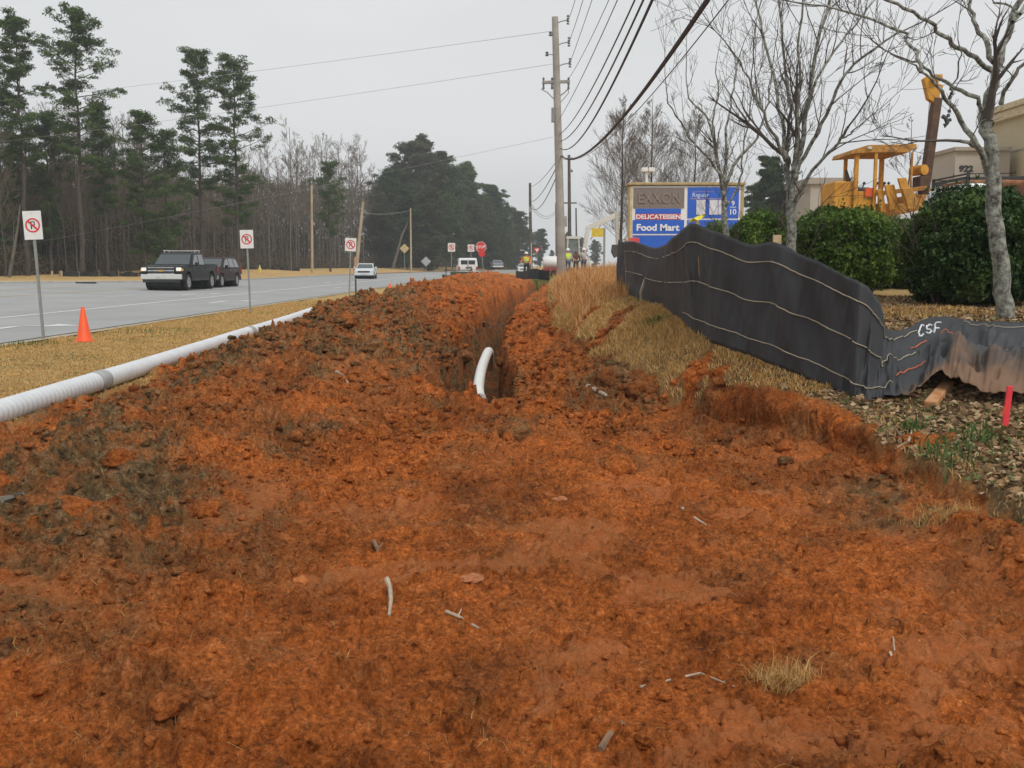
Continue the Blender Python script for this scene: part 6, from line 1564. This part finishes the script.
person(576, 67.5, 1.66, .2, dict(hd=(0, .12, 1.52), ht=(0, .12, 1.66), nk=(0, .06, 1.44)), 'worker in dark brown jacket between the yellow vest and grey shirt workers', dict(skin=skin_m, trousers=dk, shirt=br_, hat=mat('cap_brown', (.12, .06, .04), .8)))
person(583.5, 68, 1.80, PI+.4, dict(le=(-.34, .05, 1.18), lw=(-.22, .26, 1.12), lf=(-.17, .32, 1.12)), 'worker in pale grey shirt and white hard hat right of the brown jacket', dict(skin=skin_m, trousers=jeans, shirt=gs, hat=hw))
person(526.5, 67, 1.72, PI-.3, dict(re=(.34, .0, 1.18), rw=(.34, .2, 1.02), rf=(.34, .27, 1.0)), 'worker in yellow and orange safety vest standing alone beyond the trench', dict(skin=skin_m, trousers=dk, shirt=hvo, vest=hv, hat=hw, z=.55))
# ------------------------------------------------------------------ loose things lying on the clay
stickm = mat('dead_stick', (.20, .12, .07), .95, var=.3, scale=12); stickp = mat('pale_stick', (.42, .34, .25), .95, var=.2, scale=12)
def stick(pl, w_, m_, lab, lift=.012, fork=None):
    P = [hit(a, b)+Vector((0, 0, lift)) for a, b in pl]; o_ = P[0].copy(); Y = o_.y
    r = w_/F*Y/2; mb = MB().tube([p-o_ for p in P], [r*(1-.5*i/(len(P)-1)) for i in range(len(P))], 6)
    if fork: mb.tube([P[fork[0]]-o_, hit(*fork[1])+Vector((0, 0, lift*1.5))-o_], [r*.5, r*.25], 5)
    o = mb.obj('stick', m_, None, 50, loc=o_); props(o, lab, 'stick'); return o
stick([(387, 583), (390, 592), (391, 604), (389, 620)], 6, stickp, 'short thick twig standing nearly upright in the clay at centre left', .02)
stick([(446, 614), (458, 619), (470, 626), (479, 631)], 4, stickp, 'thin pale twig lying in the middle foreground', .012, (1, (462, 612)))
stick([(0, 504), (12, 501), (24, 497)], 9, mat('grey_root', (.20, .19, .15), .9, scale=12), 'grey green broken root at the left edge of the dug soil', .02)
stick([(588, 389), (598, 394), (606, 398)], 6, stickp, 'pale broken branch lying on the dark soil right of the trench', .03)
stick([(374, 545), (378, 553), (377, 562)], 5, stickm, 'dark root fragment sticking out above the upright twig', .02, (1, (383, 548)))
stick([(336, 374), (345, 381), (350, 390)], 4, stickp, 'pale straw coloured twig on the spoil bank', .03)
stick([(600, 756), (608, 742), (622, 728), (628, 735)], 9, stickm, 'thick dark root loop at the bottom edge of the picture', .02)
stick([(682, 510), (695, 520), (706, 527)], 3.5, stickp, 'thin straw twig near the centre right of the clay')
stick([(890, 655), (896, 668), (893, 640)], 3, stickp, 'thin upright straw stalk at lower right of the clay')
stick([(640, 690), (700, 676), (735, 690)], 3, stickp, 'long pale straw stalk left of the dead grass clump')
stick([(896, 455), (901, 440), (893, 430)], 5, stickm, 'cut dark root hanging from the bank wall, upper right', .03)
stick([(898, 452), (908, 446), (912, 434)], 4, stickp, 'pale cut root beside the dark one on the bank wall', .03)
def clod(px, py, wpx, lab, m_, seed, cat='clod', flat=.7, name='clay_clod'):
    p = hit(px, py); r = wpx/F*p.y/2; rg_ = random.Random(seed)
    bm = bmesh.new(); bmesh.ops.create_icosphere(bm, subdivisions=4, radius=r)
    ox, oy = rg_.uniform(0, 50), rg_.uniform(0, 50)
    co = np.array([v.co[:] for v in bm.verts])/r
    k = 1+.35*fbm(co[:, 0]+ox, co[:, 1]+co[:, 2]*.8+oy, 1.3, 4, seed)+.25*fbm(co[:, 2]+ox, co[:, 0]+oy, 3.5, 3, seed+1)
    for v, q in zip(bm.verts, k): v.co = v.co*float(q); v.co.z *= flat
    me = bpy.data.meshes.new(name); bm.to_mesh(me); bm.free(); smooth(me)
    if m_ in (cl_r, cl_d):
        ca = me.color_attributes.new('mask', 'FLOAT_COLOR', 'POINT'); ca.data.foreach_set('color', np.tile(np.array([1, .15 if m_ is cl_r else .85, 0, 0], np.float32), len(me.vertices))); m_ = MATS['ground']
    o = link(name, me, m_, None, p+Vector((0, 0, r*flat*.12))); o.rotation_euler = (0, 0, rg_.uniform(0, 6)); props(o, lab, cat); return o
cl_r = mat('clod_red', (.20, .060, .020), .95, col2=(.36, .115, .036), scale=20, bump=1., bscale=60); cl_d = mat('clod_dark', (.06, .035, .02), .95, col2=(.17, .085, .04), scale=16, bump=1., bscale=50); cl_o = mat('clod_orange', (.46, .15, .035), .95, scale=14, bump=.6); cl_p = mat('clod_pinkish', (.40, .15, .06), .95, scale=14, bump=.5)
clod(618, 470, 34, 'big dark red clod lying alone in front of the trench mouth', cl_r, 1, flat=.75)
clod(172, 706, 44, 'large rounded red clod at the lower left', cl_r, 2)
clod(470, 578, 26, 'flat pinkish stone pressed into the centre of the clay', cl_p, 3, flat=.3)
clod(828, 503, 18, 'bright orange stone on the clay at right', cl_o, 4, flat=.5)
clod(520, 437, 44, 'dark mossy clod of topsoil before the trench mouth', cl_d, 5, flat=.6)
clod(462, 357, 20, 'dark clod perched on the left lip of the trench', cl_d, 6)
clod(205, 512, 30, 'dark red clod beside the crawler track print', cl_r, 8)
clod(232, 500, 26, 'smaller red brown clod above the crawler track print', cl_r, 9)
clod(218, 566, 22, 'grey brown clod below the crawler track print', cl_d, 10)
clod(70, 515, 48, 'large lumpy brown clod on the left bank', cl_r, 11)
clod(300, 583, 16, 'small orange stone on the left clay', cl_o, 12)
clod(785, 462, 16, 'small dark stone near the cut bank at right', cl_d, 13)
clod(648, 742, 30, 'red clod at the bottom edge beside the root loop', cl_r, 14)
clod(560, 500, 15, 'small pinkish stone in the upper centre of the clay', cl_p, 15, flat=.4)
clod(615, 380, 34, 'dark topsoil lump leaning on the grassy bank edge', cl_d, 16)
clod(640, 392, 26, 'brown topsoil lump below the grassy bank edge', cl_d, 17)
clod(375, 350, 26, 'grey brown clod high on the spoil bank', cl_d, 18)
clod(345, 322, 24, 'dark clod on the shoulder of the spoil bank near the pipe end', cl_d, 19)
clod(120, 462, 30, 'red clod on the left bank near the white pipe', cl_r, 20)
# tuft of uprooted dead grass
p = hit(782, 690); rngt = np.random.default_rng(9); n = 420
X = p.x+rngt.normal(0, .055, n); Y = p.y+rngt.normal(0, .035, n); P = np.stack([X, Y, HA(X, Y)-.005], 1)
o = blades('grass_tuft', P, .03+.085*rngt.uniform(0, 1, n), .0028, rngt, straw_m, None, bend=1.7, tint=rngt.uniform(0, .85, n)); del o['kind']; props(o, 'uprooted clump of dead grass on the clay at lower right', 'grass clump')
p = hit(945, 520); X = p.x+rngt.normal(0, .10, n); Y = p.y+rngt.normal(0, .07, n); P = np.stack([X, Y, HA(X, Y)-.005], 1)
o = blades('grass_tuft', P, .03+.07*rngt.uniform(0, 1, n), .003, rngt, straw_m, None, bend=1.7, tint=rngt.uniform(0, .7, n)); del o['kind']; props(o, 'pale uprooted grass clump below the cut bank at the right', 'grass clump')
# ------------------------------------------------------------------ air
hz = MB().box(-420, 420, -8, 560, -3.2, 40).obj('haze', None); props(hz, 'thin pale winter haze', kind='stuff')
hm_ = bpy.data.materials.new('haze_air'); hm_.use_nodes = True; nt = hm_.node_tree; nt.nodes.remove(nt.nodes['Principled BSDF'])
pv = N(nt, 'ShaderNodeVolumePrincipled'); pv.inputs['Color'].default_value = (.90, .93, .96, 1); pv.inputs['Density'].default_value = .0007
nt.links.new(pv.outputs[0], nt.nodes['Material Output'].inputs['Volume']); hz.data.materials.append(hm_)
